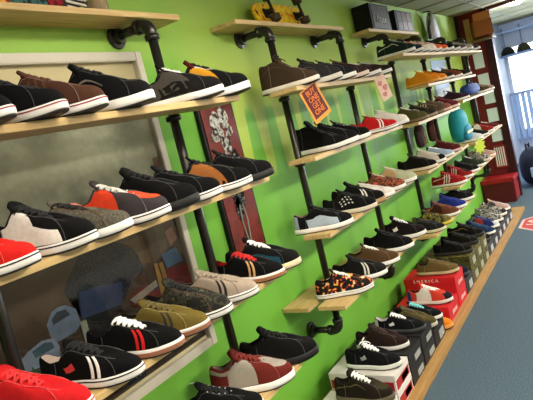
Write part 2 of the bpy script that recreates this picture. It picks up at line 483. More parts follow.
# pale vertical blind in the lower part
bl = empty('vertical_blind', (XW-.25, -1.0, -1.1), 'pale blue slatted blind in the lower half of the bright shop window', 'blind')
for i in range(26):
    y = .97-.085*i
    obj('slat', cached('slat', lambda: mesh('slat', bbox(-.006, .006, -.030, .030, 0, .72))), M((150,178,222), .5, .06, 30), bl, (0, y, 0), (0, 0, .5))
obj('rail', bbox(-.02, .02, -1.3, .99, .72, .76), M((140,160,200), .4), bl)

# wing wall with dark red timber frame and light panes
struct('wall_far', bbox(XE, XE+.05, -.30, 0, ZF, ZC), M((112,26,34), .5, .12, 14, key='maroon_wood'))
struct('trim_2', bbox(XE-.03, XE+.06, -.375, -.295, ZF, ZC), M((52,16,26), .4, .15, 14, key='dark_maroon_post'))
struct('trim_3', bbox(XE-.02, XE, -.045, .0, ZF, ZC), M((44,18,22), .5))
struct('trim_4', bbox(XE, XE+.06, -4.3, -.375, .757, ZC), M((88,40,34), .5, .15, 8))
pane_m = M((226,236,255), .25, .05, 8, key='pale_pane')  # opaque stand-in for glass panes, window brightness put into the pale colour
for i, (y0, y1, z0, z1) in enumerate([(-.24,-.13,.13,.33), (-.26,-.14,-.09,.06), (-.285,-.165,-.30,-.14), (-.285,-.165,-.52,-.36), (-.285,-.165,-.76,-.62)]):
    where = ['topmost, below the ceiling box', 'second from the top', 'third from the top', 'fourth from the top', 'lowest, just above the grille'][i]
    p = obj('pale_pane', bbox(XE-.012, XE-.001, y0, y1, z0, z1, bev=.002), pane_m)
    tag(p, 'pale blue pane on the dark red end wall, '+where, 'card', 'pale panes on the dark red end wall')
g = empty('slatted_grille', (XE-.02, -.22, -1.08), 'white slatted grille set in the dark red end wall by the doorway', 'grille')
obj('frame', bbox(-.006, .018, -.07, .07, 0, .27), M((150,36,40), .5), g)
for i in range(5): obj('slat', bbox(-.014, .0, -.055+.024*i, -.043+.024*i, .02, .25), M((224,226,228), .4), g)

# ------------------------------------------------------------------ planks
PL = {}
def plank(x0, x1, ztop, label, y0=-.335, th=.02, group='pine shelf planks on the green wall', y1=None):
    if y1 is None: y1 = -.192 if y0 < -.2 else -.002
    o = obj('shelf_plank', bbox(x0, x1, y0, y1, ztop-th, ztop, bev=.0015), WOOD)
    tag(o, label, 'shelf', group)
    return o
RP = .0170; YP = -.171; ZP = .472; ZB = -1.049
zA = dict(t=.521, a=.162, b=-.162, c=-.524, d=-.893)
zB = dict(t=.521, a=.168, b=-.155, c=-.508, d=-.848)
plank(.33, 1.74, zA['t'], 'narrow pine top shelf at the upper left holding a glass jar', -.145)
plank(.33, 1.73, zA['a'], 'long pine shelf above the framed picture, second from the top at the left')
plank(.33, 1.795, zA['b'], 'long pine shelf crossing the middle of the framed picture, red shoe at its left end')
plank(.33, 1.80, zA['c'], 'long pine shelf covering the bottom of the framed picture, shoes with twin stripes on it')
plank(.60, 1.70, zA['d'], 'lowest shelf of the left unit, holding the red and grey shoe')
plank(2.12, 3.32, zB['t'], 'narrow pine top shelf carrying the yellow board', -.145)
plank(2.18, 3.45, zB['a'], 'pine shelf with the orange paper sign hanging off it')
plank(2.20, 3.45, zB['b'], 'pine shelf with the red shoe with two white bars on it')
plank(2.17, 3.45, zB['c'], 'pine shelf with the white shoe in the middle unit')
plank(2.15, 3.45, zB['d'], 'lowest pine shelf of the middle unit under the floral shoe')
plank(2.135, 3.45, zB['d'], 'short board whose bare end sticks out to the left of the floral shoe', -.150, y1=-.002)
plank(3.75, 4.95, .524, 'narrow pine top shelf under the two black boxes', -.145)
zC = dict(a=.300, b=.066, c=-.180, d=-.525, e=-.955)
plank(3.77, 4.95, zC['a'], 'far pine shelf directly under the black boxes, with orange and white shoes')
plank(4.22, 5.95, zC['b'], 'far pine shelf carrying the yellow orange shoe')
plank(3.79, 5.03, zC['c'], 'far pine shelf beside the teal backpack, olive shoe at its left end')
plank(3.78, 5.08, zC['d'], 'far pine shelf with the black shoe and a pale blue shoe, above the blue one')
plank(3.66, 4.98, zC['e'], 'lowest far pine shelf, grey shoe and bright blue shoe on it')
plank(4.96, 6.50, .305, 'farthest high pine shelf with black shoes under the paper box')
plank(5.20, 6.75, -.140, 'farthest pine shelf with the blue bag on it')
plank(5.36, 6.85, -.555, 'farthest pine shelf below the teal backpack')
plank(4.50, 6.15, -.790, 'farthest low pine shelf with red striped shoes')

# ------------------------------------------------------------------ pipes
def pipe_upright(x, planks, label, top=ZP, bot=ZB):
    r = empty('pipe_upright', (x, YP, bot), label, 'pipe', 'black iron pipe uprights of the shelving')
    H = top-bot
    me = cached(('pole', H), lambda: mesh('pole', (lambda bm: (tube(bm, [(0, 0, .03), (0, 0, H-.03)], RP, 16), bm)[1])(bmesh.new()), True))
    obj('pole', me, PIPE, r)
    def m_elbow(sg):
        bm = bmesh.new(); pts = []
        R_ = .034
        for i in range(9):
            a = PI/2*i/8; pts.append((0, R_-R_*math.cos(a)+0, sg*(-R_+R_*math.sin(a))))
        pts = [(0, 0, sg*-.055)]+pts+[(0, .055, 0)]
        tube(bm, pts, [.0228]*len(pts), 16)
        tube(bm, [(0, 0, sg*-.060), (0, 0, sg*-.042)], .0262, 16); tube(bm, [(0, .042, 0), (0, .060, 0)], .0262, 16)
        return mesh('elbow', bm, True)
    def m_arm():
        bm = bmesh.new(); tube(bm, [(0, .04, 0), (0, -YP-.01, 0)], RP, 16); return mesh('arm', bm, True)
    def m_flange():
        bm = bmesh.new(); lathe(bm, [(.042, -.001), (.044, -.004), (.042, -.008), (.028, -.011), (.026, -.028), (.020, -.029)], 24, 'y', (0, -YP, 0))
        for a in range(4):
            t = PI/4+PI/2*a; lathe(bm, [(.005, -.007), (.005, -.011), (.003, -.012)], 8, 'y', (.034*math.cos(t), -YP, .034*math.sin(t)))
        return mesh('flange', bm)
    for z, sg in ((H, 1), (0, -1)):
        obj('elbow', cached(('elbow', sg), lambda: m_elbow(sg)), PIPE, r, (0, 0, z))
        obj('arm', cached('arm', m_arm), PIPE, r, (0, 0, z))
        obj('flange', cached('flange', m_flange), PIPE, r, (0, 0, z))
    for zp in planks:
        obj('collar', cached('collar', lambda: mesh('collar', (lambda bm: (lathe(bm, [(.021, -.022), (.028, -.020), (.028, -.004), (.021, -.0005)], 20), bm)[1])(bmesh.new()), True)), PIPE, r, (0, 0, zp-.02-bot))
A_ = [zA['a'], zA['b'], zA['c'], zA['d']]; B_ = [zB['a'], zB['b'], zB['c'], zB['d']]
pipe_upright(.715, A_, 'black iron pipe upright at the far left, in front of the framed picture')
pipe_upright(1.527, A_, 'black iron pipe upright just left of the red framed artwork')
pipe_upright(2.342, B_, 'black iron pipe upright rising behind the brown high-top shoe')
pipe_upright(3.156, B_, 'black iron pipe upright passing the pink paper tag')
pipe_upright(3.985, [zC['a'], zC['c'], zC['d'], zC['e']], 'black iron pipe upright below the left black box')
pipe_upright(4.80, [zC['a'], zC['b'], zC['c'], zC['d'], zC['e']], 'black iron pipe upright left of the yellow orange shoe')
pipe_upright(5.64, [.305, zC['b'], -.14, -.555, -.79], 'black iron pipe upright crossing the blue and white poster')
pipe_upright(6.46, [.305, -.14, -.555, -.79], 'farthest black iron pipe upright, nearest the dark red end wall')

# ------------------------------------------------------------------ framed picture at the left
fr = empty('framed_picture', (.95, 0, -.76), 'large pale-framed glazed picture behind the left shelves, showing a figure and parked cars', 'picture')
X0, X1, Z0, Z1 = .40, 1.605, -.765, .412
def loc_(x0, x1, y0, y1, z0, z1): return bbox(x0-.95, x1-.95, y0, y1, z0+.76, z1+.76, bev=.003)
fm = M((196,190,178), .35, .06, 12, key='pale_frame')
w = .034
obj('frame_side', loc_(X0, X0+w, -.03, -.001, Z0, Z1), fm, fr); obj('frame_side', loc_(X1-w, X1, -.03, -.001, Z0, Z1), fm, fr)
obj('frame_rail', loc_(X0+w, X1-w, -.03, -.001, Z1-w, Z1), fm, fr); obj('frame_rail', loc_(X0+w, X1-w, -.03, -.001, Z0, Z0+w), fm, fr)
P_ = {'haze':[(0.5,.14),(0.966, 0.181), (1.592, 0.163), (1.555, -0.196), (0.885, -0.10),(.5,-.05)],
'dark':[(0.45, -0.10), (1.0,-.17), (1.579, -0.215), (1.571, -0.72), (0.884, -0.72), (0.45, -0.72)],
'wood':[(1.153, -0.237), (1.381, -0.25), (1.394, -0.353), (1.166, -0.322)],
'post':[(1.45,-.215),(1.50,-.215),(1.49,-.36),(1.45,-.36)],
'flowers':[(1.50,-.27),(1.545,-.26),(1.555,-.31),(1.51,-.33)],
'person':[(1.012, -0.322), (1.045,-.285), (1.071, -0.264), (1.10,-.235), (1.133, -0.218), (1.22,-.222), (1.288, -0.25), (1.325,-.28), (1.344, -0.321), (1.348,-.36), (1.336, -0.383), (1.305, -0.37), (1.281, -0.382), (1.232, -0.436), (1.165, -0.445), (1.047, -0.425), (1.05, -0.38),(1.054, -0.358), (1.022, -0.349)],
'shirtlow':[(1.065, -0.344),(1.15,-.352), (1.239, -0.375), (1.215, -0.443), (1.123, -0.446), (1.046, -0.428)],
'arm':[(1.322, -0.375), (1.348, -0.376), (1.335,-.43), (1.322, -0.474), (1.30, -0.47), (1.315,-.42)],
'legs':[(1.061, -0.428), (1.207, -0.445), (1.215, -0.537), (1.205,-.62), (1.15,-.62), (1.14,-.53),(1.12,-.53),(1.11,-.62),(1.05,-.62),(1.06, -0.523)],
'van':[(0.926, -0.393), (0.954, -0.363), (.98,-.358),(1.005, -0.362), (1.036, -0.387), (1.04, -0.438), (1.012, -0.454), (0.93, -0.455)],
'vanwin':[(0.946, -0.385), (0.97, -0.370), (1.001, -0.374), (1.012, -0.396), (0.947, -0.402)],
'car':[(0.80,-.46),(0.847, -0.44), (0.897, -0.429), (0.936, -0.438), (0.947, -0.469), (0.942, -0.506), (0.80, -0.49)],
'carwin':[(0.858, -0.445), (0.901, -0.438), (0.926, -0.446), (0.93, -0.467), (0.864, -0.467)],
'green':[(0.845, -0.482), (0.857, -0.507), (0.899, -0.526), (0.938, -0.517), (0.95, -0.503), (0.95, -0.523), (0.914, -0.543), (0.873, -0.541), (0.842, -0.512)],
'red':[(1.254, -0.43), (1.326, -0.421), (1.357, -0.448), (1.42,-.42), (1.473, -0.404), (1.571, -0.419), (1.571, -0.501), (1.454, -0.51), (1.342, -0.488), (1.256, -0.476)],
'redwin':[(1.36,-.44),(1.40,-.425),(1.41,-.452),(1.37,-.46)],
'blue':[(1.447, -0.346), (1.53, -0.337), (1.554, -0.400), (1.46, -0.40)],
'tan':[(1.4, -0.363), (1.418, -0.366), (1.42, -0.493), (1.395, -0.49)],
'tan2':[(1.425,-.37),(1.445, -0.37), (1.446, -0.493), (1.427,-.49)],
'pale':[(1.249, -0.443), (1.389, -0.421), (1.39, -0.445), (1.269, -0.466)],
'legpale':[(1.036, -0.431), (1.060, -0.434), (1.058, -0.506), (1.034, -0.504)],
'hang':[(1.535, 0.01), (1.565, 0.013), (1.565, -0.06), (1.529, -0.06)],
'logo':[(1.150, -0.655), (1.235, -0.663), (1.228, -0.715), (1.145, -0.708)]}
PC = {'haze':(140,142,122),'dark':(80,62,46),'wood':(104,80,56),'post':(90,74,60),'flowers':(150,100,90),'person':'shirt','shirtlow':(44,64,104),'arm':(88,58,46),'legs':(14,15,20),
 'van':(120,142,170),'vanwin':(60,72,84),'car':(150,168,196),'carwin':(70,100,120),'green':(24,104,46),'red':(122,38,32),'redwin':(60,60,70),'blue':(86,116,148),'tan':(176,138,70),'tan2':(160,122,60),
 'pale':(170,160,150),'legpale':(170,176,160),'hang':(140,88,62),'logo':(14,14,14)}
shirt = noise_mat('dark_checked_shirt', [(0,(12,14,22)),(.48,(20,24,36)),(.56,(34,42,60))], 150)
me = bpy.data.meshes.new('print'); bm = bmesh.new(); mats = [M((196,184,146), .8, .07, 3, key='beige_print')]
def flatpoly(poly, d, mi):
    vs = [bm.verts.new((x-.95, -.006-d, z+.76)) for x, z in poly]; f = bm.faces.new(vs); f.material_index = mi
flatpoly([(X0+.02, Z0+.02), (X1-.02, Z0+.02), (X1-.02, Z1-.02), (X0+.02, Z1-.02)], 0, 0)
for i, (k, v) in enumerate(P_.items()):
    mats.append(shirt if PC[k] == 'shirt' else M(tuple(v*(1 if k == 'haze' else .72) for v in PC[k]), .8, .3, 40)); flatpoly(v, .0002*(i+1), i+1)
bmesh.ops.triangulate(bm, faces=list(bm.faces))
bm.to_mesh(me); bm.free()
for x in mats: me.materials.append(x)
pr_ = bpy.data.objects.new('print', me); link(pr_, fr)
# lettering on the black logo of the print
obj('print_lettering', text_mesh('es', .05, .0003), M((150,150,140)), fr, (1.192-.95, -.0115, -.685+.76), (PI/2, .08, 0))
m, nt, b = nodes('picture_glass', .04, .5)
tr = nt.nodes.new('ShaderNodeBsdfTransparent'); gs = nt.nodes.new('ShaderNodeBsdfGlossy'); gs.inputs['Roughness'].default_value = .06
mxs = nt.nodes.new('ShaderNodeMixShader'); fz = nt.nodes.new('ShaderNodeFresnel'); fz.inputs['IOR'].default_value = 1.42
ge = nt.nodes.new('ShaderNodeNewGeometry'); ml = nt.nodes.new('ShaderNodeMath'); ml.operation = 'SUBTRACT'; ml.inputs[0].default_value = 1
nt.links.new(ge.outputs['Backfacing'], ml.inputs[1]); ml2 = nt.nodes.new('ShaderNodeMath'); ml2.operation = 'MULTIPLY'
nt.links.new(ml.outputs[0], ml2.inputs[0]); nt.links.new(fz.outputs[0], ml2.inputs[1]); nt.links.new(ml2.outputs[0], mxs.inputs[0]); nt.links.new(tr.outputs[0], mxs.inputs[1]); nt.links.new(gs.outputs[0], mxs.inputs[2])
nt.links.new(mxs.outputs[0], nt.nodes['Material Output'].inputs['Surface'])
obj('glass', loc_(X0+w, X1-w, -.016, -.013, Z0+w, Z1-w), m, fr)

# ------------------------------------------------------------------ red artwork between shelves
ar = empty('framed_artwork', (1.985, 0, -.56), 'tall narrow dark-framed red artwork with a pale graphic, behind the black shoes', 'artwork')
AW = .115
obj('frame', bbox(-AW-.016, AW+.016, -.022, -.001, 0, .755, bev=.003), M((16,14,16), .4), ar)
red = noise_mat('dark_red_board', [(.3,(70,20,16)),(.5,(112,34,24)),(.72,(84,26,20))], 10, 'LINEAR', .5)
obj('red_panel', bbox(-AW, AW, -.026, -.022, .02, .735, bev=.001), red, ar)
bm = bmesh.new()
def blob(bm, cx, cz, rx, rz, n=18, wob=.12, y=-.0268, ph=0):
    pts = []
    for i in range(n):
        a = 2*PI*i/n; q = 1+wob*math.sin(3*a+ph)+wob*.6*math.sin(7*a+ph*2)
        pts.append((cx+rx*q*math.cos(a), cz+rz*q*math.sin(a)))
    prism(bm, pts, y, y-.0015, 'y')
for c in ((-.035,.66,.034,.045), (.03,.675,.034,.045), (-.055,.60,.028,.03), (.05,.615,.026,.03), (0,.545,.022,.045), (-.01,.60,.018,.03), (.03,.56,.015,.04)): blob(bm, *c, ph=c[0]*50)
obj('pale_figure', bm, noise_mat('pale_mottle', [(0,(60,50,44)),(.44,(150,150,146)),(.55,(196,198,196)),(.66,(120,112,104))], 45), ar)
bm = bmesh.new()
for c in ((-.055,.48,.035,.045), (.05,.48,.035,.045), (0,.33,.05,.09), (-.02,.26,.02,.06)): blob(bm, *c, ph=c[0]*60)
obj('dark_figure', bm, noise_mat('dark_mottle', [(0,(14,14,16)),(.5,(24,22,26)),(.56,(110,118,118)),(.62,(22,20,24))], 40), ar)
SL = M((128,132,128), .6)
for sg in (-1, 1):
    bm = bmesh.new(); tube(bm, [(sg*(.055+.03*math.cos(t)), -.029, .47+.035*math.sin(t)) for t in [PI*.6+i*PI*1.2/8 for i in range(9)]], .005, 6); obj('curl', bm, SL, ar)
    bm = bmesh.new(); tube(bm, [(sg*.012, -.029, .28), (sg*.02, -.029, .20), (sg*.010, -.029, .12), (sg*.014, -.029, .05)], .004, 6); obj('streak', bm, SL, ar)



# ------------------------------------------------------------------ things on the top shelves
def board(name, loc, label, L, Wd, mat, wheels, lean=-12):
    r = empty(name, loc, label, 'skateboard')
    r.rotation_euler = (math.radians(lean), 0, 0)
    pts = []
    for i in range(40):
        a = 2*PI*i/40; ca, sa = math.cos(a), math.sin(a)
        pts.append(((L/2)*sgnp(ca, .45), Wd/2+(Wd/2)*sgnp(sa, .6)))
    # local: x along, z up (standing on its long edge)
    bm = bmesh.new(); prism(bm, pts, -.006, .006, 'y')
    obj('deck', bm, mat, r)
    if wheels:
        for x in (-L*.29, L*.29):
            t = obj('truck', (lambda b: (box(b, x-.03, x+.03, -.016, -.006, Wd*.3, Wd*.7, bev=.002), tube(b, [(x, -.045, .01), (x, -.045, Wd+.02)], .008, 10), tube(b, [(x, -.012, Wd/2), (x, -.045, Wd/2)], .016, 10), b)[3])(bmesh.new()), M((58,54,50), .35, metal=.7), r)
            for z in (.019, Wd+.012):
                bw = bmesh.new(); lathe(bw, [(.014, -.018), (.026, -.016), (.027, .016), (.014, .018)], 20, 'z', (x, -.045, z))
                obj('wheel', bw, M((66,52,30), .5), r)
    return r
yel = noise_mat('yellow_board_print', [(0,(200,110,30)),(.38,(220,176,24)),(.52,(236,200,40)),(.62,(214,150,34)),(.70,(90,60,20))], 22)
yb = board('skateboard', (2.70, -.082, .523), 'yellow printed skateboard standing on its edge on the top shelf, wheels facing out', .56, .125, yel, True)
# decorated striped board on upper-left shelf
dk = empty('decorated_board', (1.135, -.075, .522), 'patterned board on the upper left shelf with striped ends and teal print', 'board')
dk.rotation_euler = (math.radians(-8), 0, 0)
pts = [((.24)*sgnp(math.cos(2*PI*i/40), .7), .10+(.10)*sgnp(math.sin(2*PI*i/40), .75)) for i in range(40)]
bm = bmesh.new(); prism(bm, pts, -.006, .006, 'y'); obj('deck', bm, M((30,24,26), .5), dk)
bm = bmesh.new(); prism(bm, [(-.065,.006),(.065,.006),(.065,.19),(-.065,.19)], -.009, -.006); obj('teal_print', bm, noise_mat('teal_print', [(0,(20,40,44)),(.45,(60,98,98)),(.6,(34,60,64))], 30), dk)
RPM = []
for x0, x1 in ((-.135,-.067), (.067,.125)): bm = bmesh.new(); prism(bm, [(x0,.012),(x1,.006),(x1,.19),(x0,.186)], -.009, -.006); RPM.append(bm)
for me_ in RPM: obj('red_print', me_, noise_mat('red_print', [(0,(90,14,20)),(.45,(150,26,40)),(.6,(100,20,60)),(.68,(200,60,60))], 40), dk)
WS = [bmesh.new(), bmesh.new()]
for i in range(9):
    for sg in (-1, 1):
        bm = WS[(sg+1)//2]; z = .02+.018*i; xo = .235*(1-((z-.10)/.10)**2*.25)**.5
        prism(bm, [(sg*.14, z), (sg*(xo-.006), z-.012), (sg*(xo-.006), z-.004), (sg*.14, z+.008)], -.009, -.006)
for bm in WS: obj('white_stripes', bm, M((216,210,200), .6), dk)
bm = bmesh.new(); blob(bm, -.10, .02, .018, .014, y=-.009); obj('yellow_flower', bm, M((226,160,30), .6), dk)
# glass jar
jr = empty('glass_jar', (1.40, -.075, .5215), 'small clear glass of amber wax on the upper left shelf', 'jar')
gm, nt, b = nodes('clear_glass', .05, .5); b.inputs['Transmission Weight'].default_value = .9; b.inputs['Base Color'].default_value = (.9,.9,.85,1); b.inputs['IOR'].default_value = 1.15
bm = bmesh.new(); lathe(bm, [(.036, 0), (.040, .004), (.041, .10), (.0385, .10), (.037, .006)], 28); obj('glass', mesh('glass', bm, True), gm, jr)
bm = bmesh.new(); lathe(bm, [(.034, .008), (.0355, .010), (.0365, .048), (.02, .046)], 28); obj('wax', bm, M((176,134,56), .5), jr)
# two black boxes
for x, y1, wd, lab, art in ((4.06, -.14, .40, 'larger black box with a pale graphic on its front, on the far top shelf', 0), (4.62, -.14, .44, 'smaller black box with brown picture grid front, right of the other black box', 1)):
    b0 = empty('display_box', (x, -.075, .525), lab, 'box', 'black boxes on the far top shelf')
    h = .185 if art == 0 else .165
    obj('body', bbox(-wd/2, wd/2, -.065, .065, 0, h, bev=.003), M((18,16,16), .5, .1), b0)
    if art == 0:
        obj('front_print', bbox(-wd*.42, wd*.42, -.068, -.065, .012, h-.012), noise_mat('brown_gloss_print', [(0,(34,26,22)),(.5,(70,56,46)),(.62,(40,34,34))], 12, 'LINEAR', .4), b0)
        bm = bmesh.new()
        for i in range(4): tube(bm, [(-.10+.05*i, -.069, .05), (-.07+.05*i, -.069, .10-.01*i), (-.03+.04*i, -.069, .06+.01*i), (.0+.045*i, -.069, .045)], .005, 6)
        obj('white_script', bm, M((196,204,206), .5), b0)
    else:
        for i in range(3):
            for j in range(2):
                obj('picture_panel', bbox(-wd*.42+i*wd*.28, -wd*.42+(i+.92)*wd*.28, -.068, -.065, .012+j*.072, .078+j*.072), noise_mat('brown_gloss_print', [], 12) if False else M((84+10*i,68+8*j,58), .4, .3, 20), b0)
# ------------------------------------------------------------------ paper signs
sg_ = empty('paper_sign', (2.255, -.347, .154), 'orange-bordered dark sign with orange lettering hanging from the shelf edge below the brown high-top', 'sign')
obj('card', bbox(-.066, .066, -.002, .0, -.160, 0), M((214,146,62), .6, .06), sg_)
obj('dark_field', bbox(-.053, .053, -.0032, -.002, -.142, -.004), M((92,30,34), .6, .1), sg_)
obj('lettering', text_mesh('BUY\nONE\nGET\nONE', .036, .0006), M((232,128,52), .5), sg_, (0, -.004, -.073), (PI/2, 0, 0))
sg_.rotation_euler = (math.radians(-4), math.radians(-20), math.radians(-14))
pk = empty('paper_tag', (3.20, -.339, .163), 'small pale pink paper tag with faint print hanging at the right end of the shelf', 'tag')
obj('card', bbox(-.05, .05, -.002, .0, -.145, 0), M((222,186,170), .6, .06), pk)
bm = bmesh.new()
for c in ((-.015,-.04,.02,.015), (.015,-.075,.022,.018), (-.01,-.11,.02,.014)): blob(bm, *c, y=-.002)
obj('faint_print', bm, M((190,120,120), .6), pk)
pk.rotation_euler = (math.radians(-4), math.radians(-14), math.radians(-18))

# ------------------------------------------------------------------ shoes on the left unit
G1 = 'display shoes on the wall shelves'
g2 = (92,88,80)
def row(z, items, yaw=20, sc=.93, yt=-.37, dx=0):
    for it in items:
        X, lab, up, kw = it; kw = dict(kw); kw.setdefault('yaw', yaw); kw.setdefault('sc', sc); kw.setdefault('ytoe', yt); shoe(X+dx, z, lab, up, **kw)
RD = (190,40,50)
row(zA['a'], [
 (0.780, 'black shoe cut by the left picture edge, first on the second shelf', BLK, dict(kind='slim', stripe=(150,60,80))),
 (0.920, 'black shoe with a thick white sole at the left end of the second shelf', BLK, dict(stripe=(150,50,70), feat=[('wave',(60,58,56))])),
 (1.050, 'chocolate brown suede shoe with thick white sole on the second shelf', (92,58,44), dict(stripe=(150,50,70), lining=(150,130,110), feat=[('bars3',(110,76,60))])),
 (1.230, 'black shoe with grey side lines and white sole, between the brown shoe and the pipe', BLK, dict(kind='chunky', feat=[('wave',(120,112,104)),('toe_line',(70,66,66))], pull=(200,195,190), lace=(30,28,30))),
 (1.575, 'black and grey shoe with white laces, left of the mustard one', (30,28,30), dict(kind='low', lace=WHITE, feat=[('big_quarter',(88,84,78)),('low_quarter',(36,32,32))], eyelets=(220,220,220))),
 (1.740, 'black shoe with mustard side panel at the right end of the second shelf', (20,20,22), dict(kind='chunky', feat=[('big_quarter',(206,146,40)),('eyestay',(224,220,216))], tongue=(110,34,30), lining=(150,100,50), lace=(20,20,20))),
], 30, 1.0, -.395, -.02)
row(zA['b'], [
 (0.560, 'dark maroon shoe at the very left end of the third shelf', (60,20,24), dict()),
 (0.735, 'bright red shoe with white sole at the left picture edge, third shelf', (204,34,30), dict(kind='slim', stripe=(40,34,40))),
 (0.900, 'black shoe with large white side panel, right of the bright red shoe', (24,23,25), dict(feat=[('quarter',(232,226,224)),('toe_top',(24,23,25)),('toe_cap',(22,21,23)),('low_quarter',(232,226,224))], stripe=(30,30,34))),
 (1.022, 'grey tweed shoe with black lacing and white sole on the third shelf', 'tweed', dict(kind='slim', lace=(24,22,22))),
 (1.175, 'charcoal shoe with orange red panels and white rope-like laces', (74,66,70), dict(feat=[('quarter',(216,66,38)),('toe_top',(206,74,44)),('heel_panel',(216,66,38))], lining=(226,150,140), lace=(196,190,186), stripe=(60,56,60), eyelets=(230,230,230))),
 (1.310, 'all black shoe with a black sole, right of the orange red shoe', (20,19,21), dict(kind='chunky', sole=(28,27,28), feat=[('emblem',(90,88,88))])),
 (1.430, 'black shoe with white toe sole in front of the pipe, third shelf', (18,18,20), dict(kind='low', stripe=(30,26,34))),
 (1.610, 'black shoe with tan brown side panel, left of the last shoe on the third shelf', (18,18,20), dict(feat=[('big_quarter',(160,98,50))], stripe=(30,26,34))),
 (1.760, 'black-soled black shoe ending the third shelf, in front of the red artwork', (22,21,24), dict(kind='low', sole=(34,32,34), feat=[('emblem',(180,180,180))], eyelets=(160,160,160))),
], 28, 1.0, -.395, -.022)
row(zA['c'], [
 (0.590, 'dark shoe beyond the left picture edge on the fourth shelf', (40,30,30), dict()),
 (0.760, 'scarlet shoe with red laces at the bottom left corner', (196,30,34), dict(kind='low', lace=(204,44,48), stripe=(200,30,40))),
 (0.925, 'black shoe with two white bars and a small red-white flag mark', (18,18,20), dict(kind='slim', lining=(232,214,204), feat=[('stripes',WHITE),('emblem',(196,60,60))], stripe=(24,24,28), lace=(26,25,27))),
 (1.085, 'black shoe with two red bars, white laces and a gum sole', (18,18,20), dict(kind='slim', feat=[('stripes',(208,36,36))], lace=(238,236,234), gum=(158,104,80))),
 (1.205, 'olive yellow shoe with thin grey bars and a gum sole', (118,102,46), dict(kind='slim', feat=[('stripes',(70,66,58))], gum=(150,98,72), stripe=(214,204,200), lace=(96,84,44))),
 (1.325, 'dark camouflage shoe with white sole, between the olive and the taupe shoe', 'camo', dict(kind='low', stripe=(30,28,30), lace=(26,26,26))),
 (1.480, 'pale taupe shoe with two dark bars and black lining', (164,148,134), dict(kind='slim', feat=[('stripes',(60,56,58))], lining=(24,24,26), stripe=(60,56,60), lace=(150,136,122))),
 (1.660, 'black shoe with two tan bars, red lining and a gum sole', (20,20,22), dict(kind='slim', feat=[('stripes',(214,170,120))], lining=(200,30,34), gum=(166,112,80), lace=(190,34,36))),
 (1.790, 'black and teal shoe with white laces at the right end of the fourth shelf', (26,26,28), dict(kind='low', feat=[('low_quarter',(34,82,100)),('toe_cap',(30,30,30))], lace=(236,234,232), sole=(222,206,170))),
], 18, 1.0, -.40, -.025)
row(zA['d'], [
 (1.365, 'black shoe with white lettering on its tongue, at the bottom edge of the picture', (20,20,22), dict(kind='low', eyelets=(210,210,210), textlab='ROCO')),
 (1.578, 'brick red and grey shoe with white sole on the lowest left shelf', (124,44,38), dict(kind='chunky', feat=[('quarter',(160,152,142)),('toe_top',(154,146,138)),('collar_panel',(150,142,134))], lining=(160,152,144), stripe=None, eyelets=(70,40,36))),
 (1.775, 'puffy all black shoe at the right end of the lowest left shelf', (24,23,25), dict(kind='chunky', sole=(26,25,26), lace=(24,24,24), feat=[('toe_line',(40,39,40))])),
], 36, 1.0, -.375)
# ------------------------------------------------------------------ middle unit
row(zB['a'], [
 (2.340, 'brown high-top shoe with white sole at the left end, above the orange sign', (78,60,46), dict(kind='high', sole=(214,204,196), lace=(60,46,36), bow=True, yaw=8, feat=[('wave',(92,72,56))])),
 (2.600, 'charcoal shoe with pale sole, right of the brown high-top', (58,54,56), dict(kind='chunky', sole=(206,200,192), feat=[('heel_panel',(34,32,34)),('wave',(90,86,86))], lace=(30,30,30))),
 (2.780, 'dark teal-black shoe with orange lining and white sole', (42,44,50), dict(feat=[('collar_panel',(206,130,90))], lining=(216,140,96))),
 (2.960, 'dark shoe with a pinkish white toe sole in the middle of the upper shelf', (70,52,50), dict(sole=(232,208,196), lining=(200,120,90))),
 (3.150, 'dark brown shoe with white laces over the pink tag', (58,42,38), dict(kind='slim', lace=(226,222,216), feat=[('big_quarter',(70,50,44))], outs=(90,60,50))),
 (3.340, 'dark brown shoe with white sole at the shelf end beside the pink tag', (54,40,38), dict(kind='slim', lace=(200,196,190))),
], 20, .93, -.392, -.035)
row(zB['b'], [
 (2.460, 'black high-top shoe at the left end of the shelf below the orange sign', (22,21,23), dict(kind='high', feat=[('wave',(34,33,35))], sole=(218,214,210))),
 (2.630, 'black shoe just right of the black high-top', (26,25,27), dict(kind='chunky')),
 (2.790, 'black shoe with white studded lacing, left of the red shoe', (20,20,22), dict(kind='low', eyelets=(240,240,240), lace=(60,60,60), feat=[('emblem',(60,60,60))])),
 (3.230, 'red shoe with two white bars and a dark sole edge', (188,30,34), dict(kind='slim', feat=[('stripes',(238,236,232))], stripe=(120,24,28), lace=(150,24,28))),
 (3.450, 'white shoe with tan trim right of the red shoe', (226,218,214), dict(kind='low', lining=(210,150,110), lace=(232,226,222))),
], 20, .93, -.392, -.035)
row(zB['c'], [
 (2.350, 'black shoe with pale blue side panel, leftmost on its shelf', (24,23,26), dict(kind='low', feat=[('low_quarter',(170,184,200)),('heel_panel',(150,160,170))], lining=(150,120,120))),
 (2.670, 'black shoe with white side lettering marks and pale sole', (22,22,24), dict(kind='low', feat=[('speckle',(210,208,204))], sole=(208,196,180))),
 (2.800, 'black shoe with two white lace tabs and a gum sole', (24,22,22), dict(kind='chunky', sole=(176,140,100), feat=[('eyestay',(24,22,22)),('stripes',(226,222,216))])),
 (2.950, 'white shoe with brown lining in the middle of the shelf', (222,214,212), dict(kind='slim', lining=(130,90,66), feat=[('emblem',(60,60,64))])),
 (3.150, 'brown plaid shoe with red accent, right of the white shoe', 'plaid', dict(kind='low', feat=[('emblem',(220,90,70))], lace=(200,180,160))),
 (3.370, 'pale green and white shoe with tan patch, last before the far unit', (176,178,150), dict(kind='low', feat=[('quarter',(186,150,110)),('heel_panel',(120,150,100))], lace=(210,206,190))),
], 20, .93, -.392, -.035)
